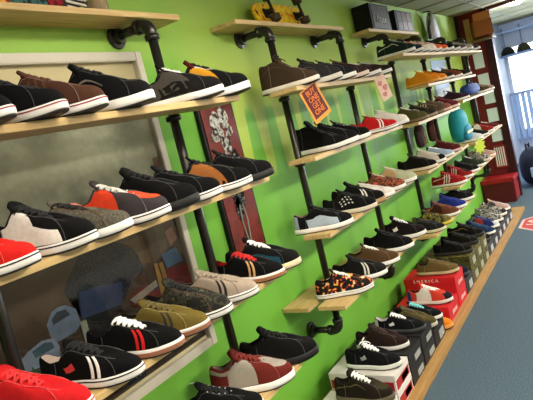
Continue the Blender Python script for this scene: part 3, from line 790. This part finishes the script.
row(zB['d'], [
 (2.410, 'black shoe with red and yellow floral print and white laces', 'floral', dict(kind='low', lace=(238,234,230), lining=(60,30,34), stripe=(150,148,150))),
 (2.610, 'black shoe with pale grey side panel behind the floral shoe', (30,30,30), dict(kind='low', feat=[('stripes',(214,212,206)),('toe_cap',(40,40,40))])),
 (2.810, 'mid brown shoe with white laces and white sole', (98,72,46), dict(kind='low', lace=(236,232,226), lining=(40,34,34))),
 (3.070, 'black shoe without visible laces, left of the white laced black shoe', (22,21,23), dict(kind='chunky')),
 (3.330, 'dark brown black shoe with white laces and small white mark at the shelf end', (38,30,32), dict(kind='chunky', lace=(238,236,232), feat=[('emblem',(236,232,228))])),
], 20, .93, -.392, -.035)
# ------------------------------------------------------------------ far units
row(zC['a'], [
 (3.95, 'dark green shoe with a white wave, leftmost under the black boxes', (44,60,56), dict(kind='chunky', feat=[('wave',(214,212,206))], lining=(130,50,56), lace=(190,186,180))),
 (4.14, 'dark teal shoe with pale collar beside the dark green one', (50,66,74), dict(kind='low', feat=[('collar_panel',(196,196,190)),('wave',(210,206,200))], lace=(200,200,196))),
 (4.33, 'white shoe with orange side under the smaller black box', (236,222,214), dict(kind='low', feat=[('quarter',(236,96,44)),('toe_top',(238,110,60))], lace=(236,120,80), lining=(230,110,70))),
 (4.51, 'pale shoe with orange stripes right of the white and orange one', (240,226,218), dict(kind='low', feat=[('bars3',(236,100,44)),('heel_panel',(236,100,50))], lining=(60,50,50), lace=(230,90,50))),
 (4.68, 'pinkish white shoe with orange toe, fifth on the shelf under the boxes', (238,206,190), dict(kind='low', feat=[('toe_cap',(232,110,70)),('quarter',(240,236,230))], lace=(240,240,236))),
 (4.88, 'orange and grey shoe at the right end of the shelf under the black boxes', (232,104,56), dict(kind='low', feat=[('heel_panel',(130,130,134)),('quarter',(240,232,226))], lace=(240,236,230)))
], 14, .86)
row(.305, [
 (5.10, 'black shoe with white line on the farthest high shelf', (30,30,30), dict(feat=[('wave',(210,208,204))])),
 (5.34, 'dark olive shoe next to the black one on the farthest high shelf', (52,50,44), dict(kind='slim', lace=(170,168,160))),
 (5.60, 'grey brown shoe in the middle of the farthest high shelf', (104,92,84), dict(kind='slim')),
 (5.90, 'pale grey shoe below the paper box', (168,158,152), dict()),
 (6.25, 'dark grey shoe at the right end of the farthest high shelf', (76,70,74), dict(kind='slim')),
], 8, .93)
row(zC['b'], [
 (4.44, 'yellow orange shoe at the left end of its far shelf', (222,140,36), dict(kind='low', sole=(226,160,70), lace=(230,180,90), feat=[('toe_cap',(216,124,30))])),
 (4.65, 'second yellow orange shoe, right beside the first', (214,128,40), dict(kind='low', sole=(230,180,110), lace=(110,60,30))),
 (4.90, 'dark brown shoe right of the two orange shoes', (60,44,38), dict(lace=(180,150,120))),
 (5.22, 'rust and green shoe in the middle of the far orange-shoe shelf', (132,66,40), dict(feat=[('heel_panel',(70,84,50)),('quarter',(90,80,50))])),
 (5.60, 'black shoe at the right end of the far orange-shoe shelf', (34,30,30), dict(kind='slim')),
], 14, .86)
row(zC['c'], [
 (3.92, 'olive brown shoe with white laces at the left end beside the teal backpack shelf', (96,92,58), dict(lace=(222,216,204), lining=(60,56,44), sole=(120,100,74))),
 (4.16, 'dark patterned shoe with white trim, second on its far shelf', (58,54,46), dict(feat=[('wave',(216,210,200))], sole=(150,130,110))),
 (4.38, 'brown shoe with cream stripe, third on its far shelf', (96,76,58), dict(feat=[('bars3',(214,200,180))], sole=(130,110,90))),
 (4.60, 'grey brown shoe with pink sole edge on the far shelf', (110,92,80), dict(sole=(220,170,160), feat=[('toe_cap',(150,90,80))])),
 (4.88, 'maroon and cream shoe at the right end of the far shelf', (120,46,58), dict(sole=(226,206,200), feat=[('wave',(226,214,206))])),
], 8, .93)
row(-.14, [
 (5.32, 'purple black shoe at the left end of the blue bag shelf', (64,40,60), dict(kind='slim')),
 (6.35, 'olive brown shoe right of the blue bag', (86,76,56), dict(kind='slim', lace=(190,180,160))),
 (6.60, 'tan shoe at the right end of the blue bag shelf', (150,120,100), dict(kind='slim')),
], 8, .93)
row(-.555, [
 (5.55, 'white shoe below the teal backpack', (206,206,210), dict()),
 (5.85, 'dark green black shoe right of the white shoe below the backpack', (40,44,38), dict(kind='slim')),
 (6.15, 'red and white shoe on the shelf below the backpack', (150,44,40), dict(feat=[('quarter',(220,214,208))])),
 (6.45, 'dark red shoe at the far end of the shelf below the backpack', (110,34,36), dict(kind='slim', lace=(220,210,200))),
], 8, .93)
row(zC['d'], [
 (3.90, 'black shoe with cream sole, leftmost on the shelf above the blue shoe', (32,26,26), dict(sole=(228,208,192), lining=(110,60,50), lace=(50,40,40))),
 (4.14, 'black and white shoe second on the shelf above the blue shoe', (210,198,190), dict(feat=[('toe_cap',(30,28,30))])),
 (4.40, 'pale blue shoe with white laces on the far shelf', (158,174,204), dict(kind='slim', lace=(236,236,236), pull=(30,40,50))),
 (4.66, 'dark red and green shoe right of the pale blue shoe', (104,38,36), dict(feat=[('collar_panel',(50,66,44))], sole=(214,180,170))),
], 8, .93)
row(-.79, [
 (4.62, 'red shoe with white diagonal stripes, left end of the low far shelf', (168,34,40), dict(feat=[('bars3',(238,232,230)),('wave',(238,232,230))])),
 (4.86, 'second red shoe with white stripes and black toe', (160,36,40), dict(feat=[('bars3',(236,230,226)),('toe_top',(36,30,32))])),
 (5.14, 'black shoe with white sole behind the red striped shoes', (30,30,32), dict()),
 (5.42, 'dark grey green shoe on the low far shelf', (60,66,60), dict(lace=(190,190,186))),
 (5.70, 'pale grey printed shoe on the low far shelf', 'mixgrey', dict(sole=(226,214,208))),
 (5.98, 'pinkish grey shoe at the right end of the low far shelf', (176,146,140), dict(sole=(226,206,200), feat=[('wave',(90,70,70))])),
], 8, .93)
row(zC['e'], [
 (3.78, 'dark grey shoe with cream sole, leftmost on the lowest far shelf', (44,44,48), dict(kind='slim', sole=(214,206,176), lining=(190,190,186))),
 (4.00, 'olive yellow camouflage shoe with yellow sole band', 'olivecamo', dict(kind='low', sole=(206,184,60))),
 (4.22, 'brown and orange patchwork shoe with pale sole', (120,70,52), dict(kind='low', feat=[('collar_panel',(176,110,70)),('quarter',(86,48,40))])),
 (4.46, 'bright blue shoe with white sole on the lowest far shelf', (40,56,150), dict(kind='low', lining=(200,200,196), lace=(30,44,120))),
 (4.74, 'black shoe with pale laces behind the bright blue shoe', (34,34,38), dict(kind='low', lace=(180,180,180))),
], 8, .93)

# ------------------------------------------------------------------ platform, boxes and shoes on it
ZPL = -1.41
pf = obj('floor_platform', bbox(1.2, 6.25, -.50, -.002, ZF, ZPL, bev=.003), WOOD2)
tag(pf, 'long low wooden platform board along the foot of the green wall', 'platform')
GB = 'shoe boxes stacked on the platform'
def shoe_box(x0, x1, lv, label, body, lid=None, endc=None, y0=-.45, y1=-.10, h=.105, endlab=True, z0=None):
    z = (ZPL+lv*h) if z0 is None else z0; w_ = x1-x0-.004
    r = empty('shoe_box', ((x0+x1)/2, (y0+y1)/2, z+.0005), label, 'box', GB)
    D = (y1-y0)/2
    bm_ = PAT2.get(body) or M(body, .6, .08, 20, key='cardboard') if not isinstance(body, str) else PAT2[body]
    lm = bm_ if lid is None else (PAT2[lid] if isinstance(lid, str) else M(lid, .6, .08, 20, key='cardboard'))
    obj('body', bbox(-w_/2+.002, w_/2-.002, -D+.002, D-.002, 0, h-.03), bm_, r)
    obj('lid', bbox(-w_/2, w_/2, -D, D, h-.034, h-.001, bev=.0015), lm, r)
    if endlab:
        obj('end_label', bbox(-w_*.08, w_*.36, -D-.0005, -D+.002, .012, h-.042), M(endc or (206,204,200), .6, .2, 60), r)
    return r
PAT2 = {'olive': noise_mat('olive_printed_card', [(0,(34,34,20)),(.44,(88,82,34)),(.53,(50,50,26)),(.6,(132,120,48))], 30, stretch=(2,1,4))}
RW = (206,200,198)
def red_white(x0, x1, lv, label):
    b = shoe_box(x0, x1, lv, label, (216,210,206), (214,208,206), (216,212,208), h=.085)
    w_ = x1-x0
    obj('red_side', bbox(-w_/2-.0006, -w_/2+.002, -.165, .165, .006, .050), M((160,34,38), .5), b)
    obj('red_end', bbox(-w_*.42, w_*.42, -.1755, -.17, .006, .050), M((166,36,40), .5), b)
    bm = bmesh.new(); tube(bm, [(-w_/2-.001, .12+.022*math.cos(t), .029+.016*math.sin(t)) for t in [i*PI/5 for i in range(11)]], .003, 6)
    obj('round_mark', bm, M((214,140,120), .5), b)
    return b
red_white(2.03, 2.235, 0, 'red and white shoe box lowest at the near end of the platform')
red_white(2.245, 2.45, 0, 'red and white shoe box under another, second stack from the near end')
red_white(2.245, 2.45, 1, 'red and white shoe box on top, under the black shoe with white bow')
def black_box(x0, x1, lv, label): return shoe_box(x0, x1, lv, label, (26,25,26), (30,29,30), (150,152,152), h=.085)
black_box(2.46, 2.665, 0, 'black shoe box at the bottom, right beside the red and white boxes')
black_box(2.46, 2.665, 1, 'black shoe box on top beside the red and white boxes')
black_box(2.675, 2.88, 0, 'black shoe box at the bottom below the black shoe with white triangle mark')
black_box(2.675, 2.88, 1, 'black shoe box directly under the black shoe with white triangle mark')
shoe_box(2.89, 3.10, 0, 'black shoe box under the olive shoe', (26,25,26), (30,29,30), (150,152,152))
def red_box(x0, x1, lv, label):
    b = shoe_box(x0, x1, lv, label, (192,26,32), (200,30,36), None, endlab=False)
    obj('end_script', text_mesh('shoes', .05, .0005), M((236,220,216), .5), b, (0, -.1765, .045), (PI/2, 0, 0))
    return b
r2 = red_box(3.225, 3.47, 0, 'red shoe box lying lowest, under the red, white and blue shoe')
red_box(3.48, 3.70, 0, 'red shoe box at the bottom of the pair under the tan shoe')
r1 = red_box(3.48, 3.70, 1, 'red shoe box with white lettering on its lid, directly under the tan shoe')
obj('lid_lettering', text_mesh('E M E R I C A', .03, .0005), M((236,226,222), .5), r1, (-.1105, .02, .086), (PI/2, 0, -PI/2))
for i, (x0, n, kind) in enumerate([(3.71, 1, 'k'), (3.92, 2, 'o'), (4.13, 2, 'o'), (4.34, 2, 'o'), (4.55, 1, 'k'), (4.76, 1, 'k'), (4.97, 1, 'k'), (5.18, 1, 'k'), (5.39, 1, 'k'), (5.60, 1, 'k')]):
    for lv in range(n):
        if kind == 'o':
            nm = ['nearest', 'middle', 'farthest'][i-1]
            shoe_box(x0, x0+.205, lv, 'olive printed shoe box, %s of the olive stacks, %s layer' % (nm, ['bottom', 'top'][lv]), 'olive', 'olive', (150,150,130))
        else:
            nm = {0: 'right behind the red boxes', 4: 'right behind the olive stacks', 5: 'second behind the olive stacks', 6: 'third behind the olive stacks', 7: 'fourth behind the olive stacks', 8: 'last but one toward the far end', 9: 'last at the far end of the platform'}[i]
            shoe_box(x0, x0+.205, lv, 'dark shoe box '+nm, (36,36,38), (46,46,48), (170,172,176))
G3 = 'shoes displayed on the boxes of the platform'
t1 = ZPL+.106; t2 = ZPL+.211; u1 = ZPL+.086; u2 = ZPL+.171
def prow(items):
    for X, z, lab, up, kw in items:
        kw = dict(kw); kw.setdefault('ytoe', -.458); shoe(X, z, lab, up, group=G3, yaw=6, sc=.93, **kw)
prow([
 (2.185, u1, 'dark brown and olive shoe with thick white laces at the bottom of the picture', (46,38,30), dict(kind='chunky', lace=(240,238,236), feat=[('wave',(110,98,70)),('toe_top',(70,64,44))], sole=(92,84,66))),
 (2.345, u2, 'black shoe with a white bow on the nearest tall box stack', (24,24,30), dict(kind='low', lace=(240,240,238), bow=True, sole=(214,214,210), feat=[('emblem',(150,150,154))])),
 (2.55, u2, 'dark brown shoe with white sole behind the black shoe with white bow', (56,38,36), dict(ytoe=-.43, kind='low', sole=(210,206,204))),
 (2.76, u2, 'black shoe with white triangle mark, white lining and laces', (26,28,32), dict(kind='slim', lace=(238,238,236), lining=(226,222,220), feat=[('emblem',(236,236,234)),('heel_panel',(220,216,214))], sole=(60,60,62))),
 (2.95, t1, 'olive shoe with white toe edge on a black box', (98,88,50), dict(kind='low', sole=(190,186,170), lace=(80,72,44))),
 (3.065, t1, 'black shoe with turquoise laces near the red boxes', (24,28,32), dict(kind='slim', lace=(120,206,214))),
 (3.33, t1, 'red, white and blue shoe lying against the red box', (206,64,52), dict(kind='low', lace=(236,234,232), feat=[('heel_panel',(46,74,150)),('quarter',(226,220,214)),('toe_cap',(44,44,60)),('eyestay',(230,226,220))], sole=(222,216,212))),
 (3.59, t2, 'tan brown shoe on top of the upper red box', (120,98,60), dict(kind='slim', sole=(196,176,140), lace=(104,84,50))),
 (3.815, t1, 'navy and black shoe right behind the tan shoe', (34,40,66), dict(kind='low', sole=(60,60,70))),
 (4.02, t2, 'black shoe at the near end on top of the olive boxes', (28,28,28), dict(kind='slim', sole=(50,48,46))),
 (4.24, t2, 'dark brown black shoe in the middle on top of the olive boxes', (36,32,30), dict(kind='slim', sole=(40,38,36))),
 (4.45, t2, 'black shoe with a tan wave on the farthest olive stack', (30,28,28), dict(kind='low', feat=[('wave',(150,124,70))], sole=(40,38,38))),
 (4.65, t1, 'black shoe behind the shoe with tan wave', (26,26,30), dict(kind='low', sole=(70,70,72))),
 (4.86, t1, 'blue and green shoe with white stripe on the dark boxes', (40,66,110), dict(kind='low', feat=[('collar_panel',(30,110,90)),('wave',(230,230,230))])),
 (5.07, t1, 'blue, red and white shoe behind the blue and green one', (44,58,120), dict(kind='low', feat=[('quarter',(170,60,50)),('toe_cap',(206,206,210))])),
 (5.28, t1, 'light grey printed shoe near the far end of the platform', 'mixgrey', dict(kind='low')),
 (5.49, t1, 'white and black printed shoe, last but one on the platform', 'mixgrey', dict(kind='chunky', feat=[('toe_cap',(60,60,64))])),
 (5.70, t1, 'greyish pink shoe at the far end of the platform', (186,160,156), dict(kind='low', feat=[('quarter',(90,84,88))])),
])
# orange tissue/orange shoe in front of the red box
shoe(3.165, ZPL+.001, 'orange shoe with only its toe showing beside the lower red box', (222,128,40), kind='slim', sole=(226,150,70), lace=(210,120,50), ytoe=-.475, yaw=6, group=G3)

# ------------------------------------------------------------------ far odds and ends
po = empty('wall_poster', (5.93, 0, -.17), 'pale blue and white poster on the wall behind the far pipe upright', 'poster')
obj('sheet', bbox(-.28, .28, -.004, -.001, 0, .47), M((176,196,224), .5, .05, 4), po)
obj('white_field', bbox(-.26, .26, -.0052, -.004, .01, .17), M((226,230,236), .5, .03), po)
obj('poster_lettering', text_mesh('R', .17, .0008), M((24,28,40), .5), po, (.0, -.0065, .09), (PI/2, 0, 0))
# teal backpack
bp = empty('backpack', (5.27, -.24, -.523), 'teal backpack with a yellow band hanging from the far shelf', 'backpack')
bm = bmesh.new(); r = bmesh.ops.create_uvsphere(bm, u_segments=20, v_segments=14, radius=1)
for v in r['verts']:
    c = v.co.copy(); v.co = Vector((.15*sgnp(c.x, .6), .075*sgnp(c.y, .7), .155+.155*sgnp(c.z, .7)*(1 if c.z > 0 else .95)))
obj('bag_body', mesh('bag_body', bm, True), M((24,138,156), .7, .15, 20, .3), bp)
bm = bmesh.new(); r = bmesh.ops.create_uvsphere(bm, u_segments=16, v_segments=10, radius=1)
for v in r['verts']:
    c = v.co.copy(); v.co = Vector((.115*sgnp(c.x, .6), -.06+.035*sgnp(c.y, .7), .09+.075*sgnp(c.z, .7)))
obj('front_pocket', mesh('front_pocket', bm, True), M((30,120,150), .7, .15, 20, .3), bp)
obj('yellow_band', bbox(-.135, .10, -.097, -.088, .085, .105, bev=.003), M((212,206,50), .5), bp)
bm = bmesh.new(); tube(bm, [(-.03, 0, .30), (-.02, 0, .335), (.02, 0, .335), (.03, 0, .30)], .008, 8); obj('handle', bm, M((20,80,90), .6), bp)
# dark garments/bags hanging beside it
for x, c, lab in ((4.56, (44,30,30), 'dark brown drawstring bag hanging under the far shelf, nearest the camera'), (4.93, (60,26,24), 'dark red drawstring bag hanging left of the teal backpack'), ):
    h = empty('hanging_bag', (x, -.085, -.425), lab, 'bag', 'bags hanging under the far shelf')
    bm = bmesh.new(); prof = [(.05, .0), (.085, .02), (.10, .09), (.09, .18), (.05, .25), (.02, .275), (.03, .29)]
    lathe(bm, prof, 20)
    for v in bm.verts: v.co.y *= .45; v.co.x *= 1.1+.12*math.sin(v.co.z*40)
    obj('bag_body', mesh('bag_body', bm, True), M(c, .85, .3, 30, .3), h)
    bm = bmesh.new()
    for s_ in (-1, 1): tube(bm, [(s_*.015, -.01, .27), (s_*.05, -.05, .16), (s_*.06, -.055, .02)], .004, 6)
    obj('drawstring', bm, M((150,60,50), .7), h); h.scale = (.8, .8, .8)
# blue bag lying on the far shelf
bb = empty('blue_bag', (5.92, -.26, -.136), 'flat blue bag with a dark handle lying on the farthest shelf', 'bag')
bm = bmesh.new(); r = bmesh.ops.create_uvsphere(bm, u_segments=20, v_segments=12, radius=1)
for v in r['verts']:
    c = v.co.copy(); v.co = Vector((.26*sgnp(c.x, .7), .07*sgnp(c.y, .7), .065+.06*sgnp(c.z, .8)))
obj('bag_body', mesh('bag_body', bm, True), M((34,62,130), .7, .25, 14, .3), bb)
bm = bmesh.new(); tube(bm, [(-.21, -.02, .08), (-.19, -.03, .12), (-.14, -.03, .165), (-.08, -.03, .12), (-.06, -.02, .09)], .010, 8); obj('handle', bm, M((24,40,60), .6), bb)
# yellow green burst sticker
bu = empty('burst_sign', (5.45, -.345, -.60), 'small yellow green starburst sign on the far shelf edge', 'sign')
pts = [((.085 if i % 2 else .055)*math.cos(i*PI/9), (.085 if i % 2 else .055)*math.sin(i*PI/9)) for i in range(18)]
bm = bmesh.new(); prism(bm, pts, -.003, 0); obj('burst_card', bm, M((176,196,62), .6), bu); bu.rotation_euler = (0, 0, -.5)
# pale bag on the wall hook
pb = empty('hanging_pouch', (5.72, -.05, .50), 'pale grey pointed pouch hanging on the wall near the ceiling', 'pouch')
pts = [(-.17,.0),(.17,-.01),(.16,.08),(.10,.17),(.03,.25),(-.02,.26),(-.09,.19),(-.16,.10)]
bm = bmesh.new(); prism(bm, pts, -.045, .0); bmesh.ops.bevel(bm, geom=list(bm.edges), offset=.014, segments=3, affect='EDGES')
obj('pouch_body', mesh('pouch_body', bm, True), M((186,184,192), .7, .25, 12, .3), pb)
bm = bmesh.new(); tube(bm, [(-.02,-.02,.245),(-.06,-.03,.20),(-.165,-.03,.10),(-.185,-.03,-.01)], .014, 8); tube(bm, [(0,-.02,.24),(.11,-.03,.16),(.17,-.03,.08),(.185,-.03,-.01)], .010, 8); obj('dark_piping', bm, M((58,62,50), .7), pb)
bm = bmesh.new(); tube(bm, [(0,.049,.275),(0,.0,.275),(0,-.03,.265),(0,-.03,.25)], .006, 8); obj('hook', bm, M((40,40,40), .4, metal=.6), pb)
# dark caps on the high shelf beside the pouch
def cap(x, y, z, c, label, rz=-1.3, s=1, grp='dark caps lined up on the far high ledge'):
    k = empty('cap', (x, y, z), label, 'cap', grp, rz)
    def mk():
        bm = bmesh.new(); lathe(bm, [(.085*math.cos(t), .105*math.sin(t)) for t in [i*PI/2/7 for i in range(7)]]+[(.004, .107)], 24); return mesh('crown', bm, True)
    def mkb():
        bm = bmesh.new(); pts = [(.075*math.cos(a)+.05*max(0, math.cos(a))**.6+.02, .078*math.sin(a)) for a in [(-PI/2)+i*PI/14 for i in range(15)]]
        prism(bm, pts, .002, .008, 'z'); return mesh('brim', bm)
    o = obj('crown', cached('crown', mk), M(c, .8, .15, 40), k); o2 = obj('brim', cached('brim', mkb), M(c, .8, .15, 40), k)
    k.scale = (s, s, s); return k
cap(5.35, -.10, .62, (30,30,32), 'black cap', ) if False else None
# far ledge above the shop window with a row of dark caps, blue rack
led = obj('window_ledge', bbox(XW-.42, XW-.01, -4.0, .0, .245, .275, bev=.003), M((110,134,176), .5, .05))
tag(led, 'blue grey ledge above the bright shop window, carrying dark caps', 'ledge')
cc = [(26,28,24), (48,50,30), (30,34,44), (60,54,40), (24,28,30), (40,46,30), (30,30,36), (52,44,40), (34,40,40)]
for i in range(9):
    cap(XW-.24, -.10-.235*i, .276, cc[i], '%s cap on the far ledge, %s' % (['black','dark olive','navy','dull brown','blackish','dark green','slate','dusky brown','dark teal'][i], ['nearest the end wall','second from the end wall','third from the end wall','fourth from the end wall','fifth from the end wall','sixth from the end wall','seventh from the end wall','eighth from the end wall','ninth from the end wall'][i]), rz=PI, s=1.25)
rack = empty('wire_rack', (XW-.2, -1.2, .30), 'pale blue wire rack of curved rods above the caps by the window', 'rack')
for i in range(9):
    bm = bmesh.new(); y = 1.15-.26*i; tube(bm, [(.16, y, .0), (.10, y, .22), (-.02, y-.02, .36), (-.14, y-.03, .40), (-.24, y-.03, .34)], .012, 8); obj('rod', bm, M((150,176,216), .4, metal=.2), rack)
obj('rail', bbox(-.27, -.24, -1.1, 1.2, .32, .345, bev=.003), M((150,176,216), .4), rack)
# orange brown carton near the ceiling
ct = empty('carton', (6.90, -.31, .462), 'orange brown open carton high against the dark red end wall', 'carton')
ct.rotation_euler = (0, .12, .3)
obj('carton_body', bbox(-.12, .12, -.10, .10, 0, .17, bev=.004), M((150,86,36), .7, .15, 10), ct)
bm = bmesh.new(); box(bm, -.004, .004, -.09, .09, 0, .11); fl = obj('flap', bm, M((176,108,50), .7), ct, (.12, 0, .17), (0, .7, 0))
fl = obj('flap', bbox(-.004, .004, -.09, .09, 0, .09), M((176,108,50), .7), ct, (-.12, 0, .17), (0, -.6, 0))
br = obj('shelf_bracket_board', bbox(6.80, 7.04, -.42, -.19, .425, .445), M((120,92,60), .6)); tag(br, 'small high wooden shelf holding the orange brown carton', 'shelf')
tb = obj('tan_board', bbox(7.02, 7.045, -.165, -.10, .33, .72), M((186,150,100), .6, .1, 10)); tag(tb, 'tan upright board against the dark red end wall near the ceiling', 'board')
# red bin at the end
rb = empty('red_crate', (6.86, -.19, ZF), 'red crate with dark side standing at the end of the shelves by the doorway', 'crate')
obj('crate_body', bbox(-.15, .15, -.17, .17, 0, .26, bev=.006), M((84,18,24), .5, .12, 10), rb)
obj('red_rim', bbox(-.165, .165, -.185, .185, .24, .29, bev=.006), M((150,26,34), .4), rb)
obj('red_front', bbox(-.13, .13, -.176, -.168, .03, .22), M((140,26,32), .4), rb)
# octagonal floor sticker
oc = empty('floor_sticker', (5.66, -.90, ZF), 'red octagonal floor sticker with white lettering on the carpet', 'sticker')
R8 = .40
o8 = [(R8*math.cos(PI/8+i*PI/4), R8*math.sin(PI/8+i*PI/4)) for i in range(8)]
bm = bmesh.new(); prism(bm, o8, .0008, .002, 'z'); obj('white_border', bm, M((206,180,170), .6), oc)
bm = bmesh.new(); prism(bm, [(x*.93, y*.93) for x, y in o8], .002, .0028, 'z'); obj('red_field', bm, M((176,44,40), .6), oc)
obj('sticker_lettering', text_mesh('STOP', .27, .0004), M((224,196,180), .6), oc, (0, 0, .0034), (0, 0, -PI/2))
# dark coat / bag by the window on the floor
cb = empty('duffel_bag', (7.65, -.54, ZF), 'dark navy duffel bag on the floor beyond the doorway', 'bag')
bm = bmesh.new(); r = bmesh.ops.create_uvsphere(bm, u_segments=22, v_segments=14, radius=1)
for v in r['verts']:
    c = v.co.copy(); v.co = Vector((.30*sgnp(c.x, .7), .22*sgnp(c.y, .7), .24+.24*sgnp(c.z, .7)))
obj('bag_body', mesh('bag_body', bm, True), M((22,28,48), .8, .3, 10, .3), cb)
bm = bmesh.new()
for s_ in (-.1, .1): tube(bm, [(-.16, s_, .42), (-.10, s_, .53), (.10, s_, .53), (.16, s_, .42)], .014, 8)
obj('handle', bm, M((16,20,34), .7), cb)
obj('end_patch', bbox(-.315, -.285, -.07, .07, .14, .26, bev=.005), M((150,180,220), .5), cb)

# ------------------------------------------------------------------ ceiling lamp and lights
lp = empty('ceiling_lamp', (7.29, -.644, ZC-.007), 'round bright ceiling lamp at the top right', 'lamp')
bm = bmesh.new(); lathe(bm, [(.10, 0), (.10, -.012), (.09, -.018), (.08, -.016)], 28); obj('rim', bm, M((200,200,200), .4), lp)
bm = bmesh.new(); lathe(bm, [(.08, -.012), (.075, -.028), (.05, -.038), (.01, -.042)], 28); obj('bulb_cover', mesh('bulb_cover', bm, True), emit('lamp_glow', (255,250,235), 30), lp)
pl_ = bpy.data.lights.new('lamp_light', 'POINT'); pl_.energy = 14; pl_.shadow_soft_size = .08; pl_.color = (.85, .92, 1)
po_ = bpy.data.objects.new('lamp_light', pl_); link(po_); po_.location = (7.29, -.644, ZC-.14)
def area(name, loc, rot, sx, sy, power, colr):
    l = bpy.data.lights.new(name, 'AREA'); l.shape = 'RECTANGLE'; l.size = sx; l.size_y = sy; l.energy = power; l.color = colr
    o = bpy.data.objects.new(name, l); link(o); o.location = loc; o.rotation_euler = rot; return o
WARM = (1, .93, .78)
for i, (x, y, p) in enumerate([(-.4, -1.3, 12), (1.5, -1.0, 7), (1.5, -2.9, 42), (4.7, -2.7, 52), (7.2, -2.7, 40)]):
    lf = empty('ceiling_light', (x, y, ZC-.007), 'flat bright rectangular panel light set on the ceiling', 'lamp', 'ceiling light panels')
    obj('frame', bbox(-.61, .61, -.16, .16, -.02, 0), M((220,220,215), .5), lf)
    obj('diffuser', bbox(-.58, .58, -.13, .13, -.026, -.02), emit('panel_glow', (255,244,220), 4), lf)
    area('panel_light', (x, y, ZC-.045), (0, 0, 0), 1.15, .26, p, WARM)
# daylight through the shop window
area('window_daylight', (XW-.55, -2.2, -.2), (0, -PI/2, 0), 1.3, 3.4, 60, (.72, .84, 1.0)).rotation_euler = (0, PI/2, 0)

w_ = bpy.data.worlds.new('world'); C.world = w_; w_.use_nodes = True
nt = w_.node_tree; bg = nt.nodes['Background']
sk = nt.nodes.new('ShaderNodeTexSky'); sk.sky_type = 'HOSEK_WILKIE'; sk.turbidity = 6; sk.sun_direction = (0.3, -.5, .6)
mxw = nt.nodes.new('ShaderNodeMix'); mxw.data_type = 'RGBA'; mxw.inputs[0].default_value = .6; mxw.inputs[7].default_value = (.9, .95, 1, 1)
nt.links.new(sk.outputs[0], mxw.inputs[6]); nt.links.new(mxw.outputs[2], bg.inputs['Color']); bg.inputs['Strength'].default_value = 3.0

# ------------------------------------------------------------------ camera
yaw, pitch, roll, f = .5908, -.1175, -.2441, 551.06
fw = Vector((math.cos(pitch)*math.cos(yaw), math.cos(pitch)*math.sin(yaw), math.sin(pitch)))
r0 = Vector((math.sin(yaw), -math.cos(yaw), 0)); u0 = r0.cross(fw)
c, s = math.cos(roll), math.sin(roll)
rr = c*r0+s*u0; uu = -s*r0+c*u0
cam = bpy.data.cameras.new('camera'); cam.sensor_width = 36; cam.lens = 36*f/533; cam.clip_start = .02; cam.clip_end = 100
co = bpy.data.objects.new('camera', cam); link(co)
m = Matrix(((rr.x, uu.x, -fw.x), (rr.y, uu.y, -fw.y), (rr.z, uu.z, -fw.z))).to_4x4()
m.translation = Vector((0, -1.5, 0)); co.matrix_world = m
C.camera = co
C.view_settings.view_transform = 'Standard'; C.view_settings.look = 'None'; C.view_settings.gamma = 1; C.view_settings.exposure = 1.3
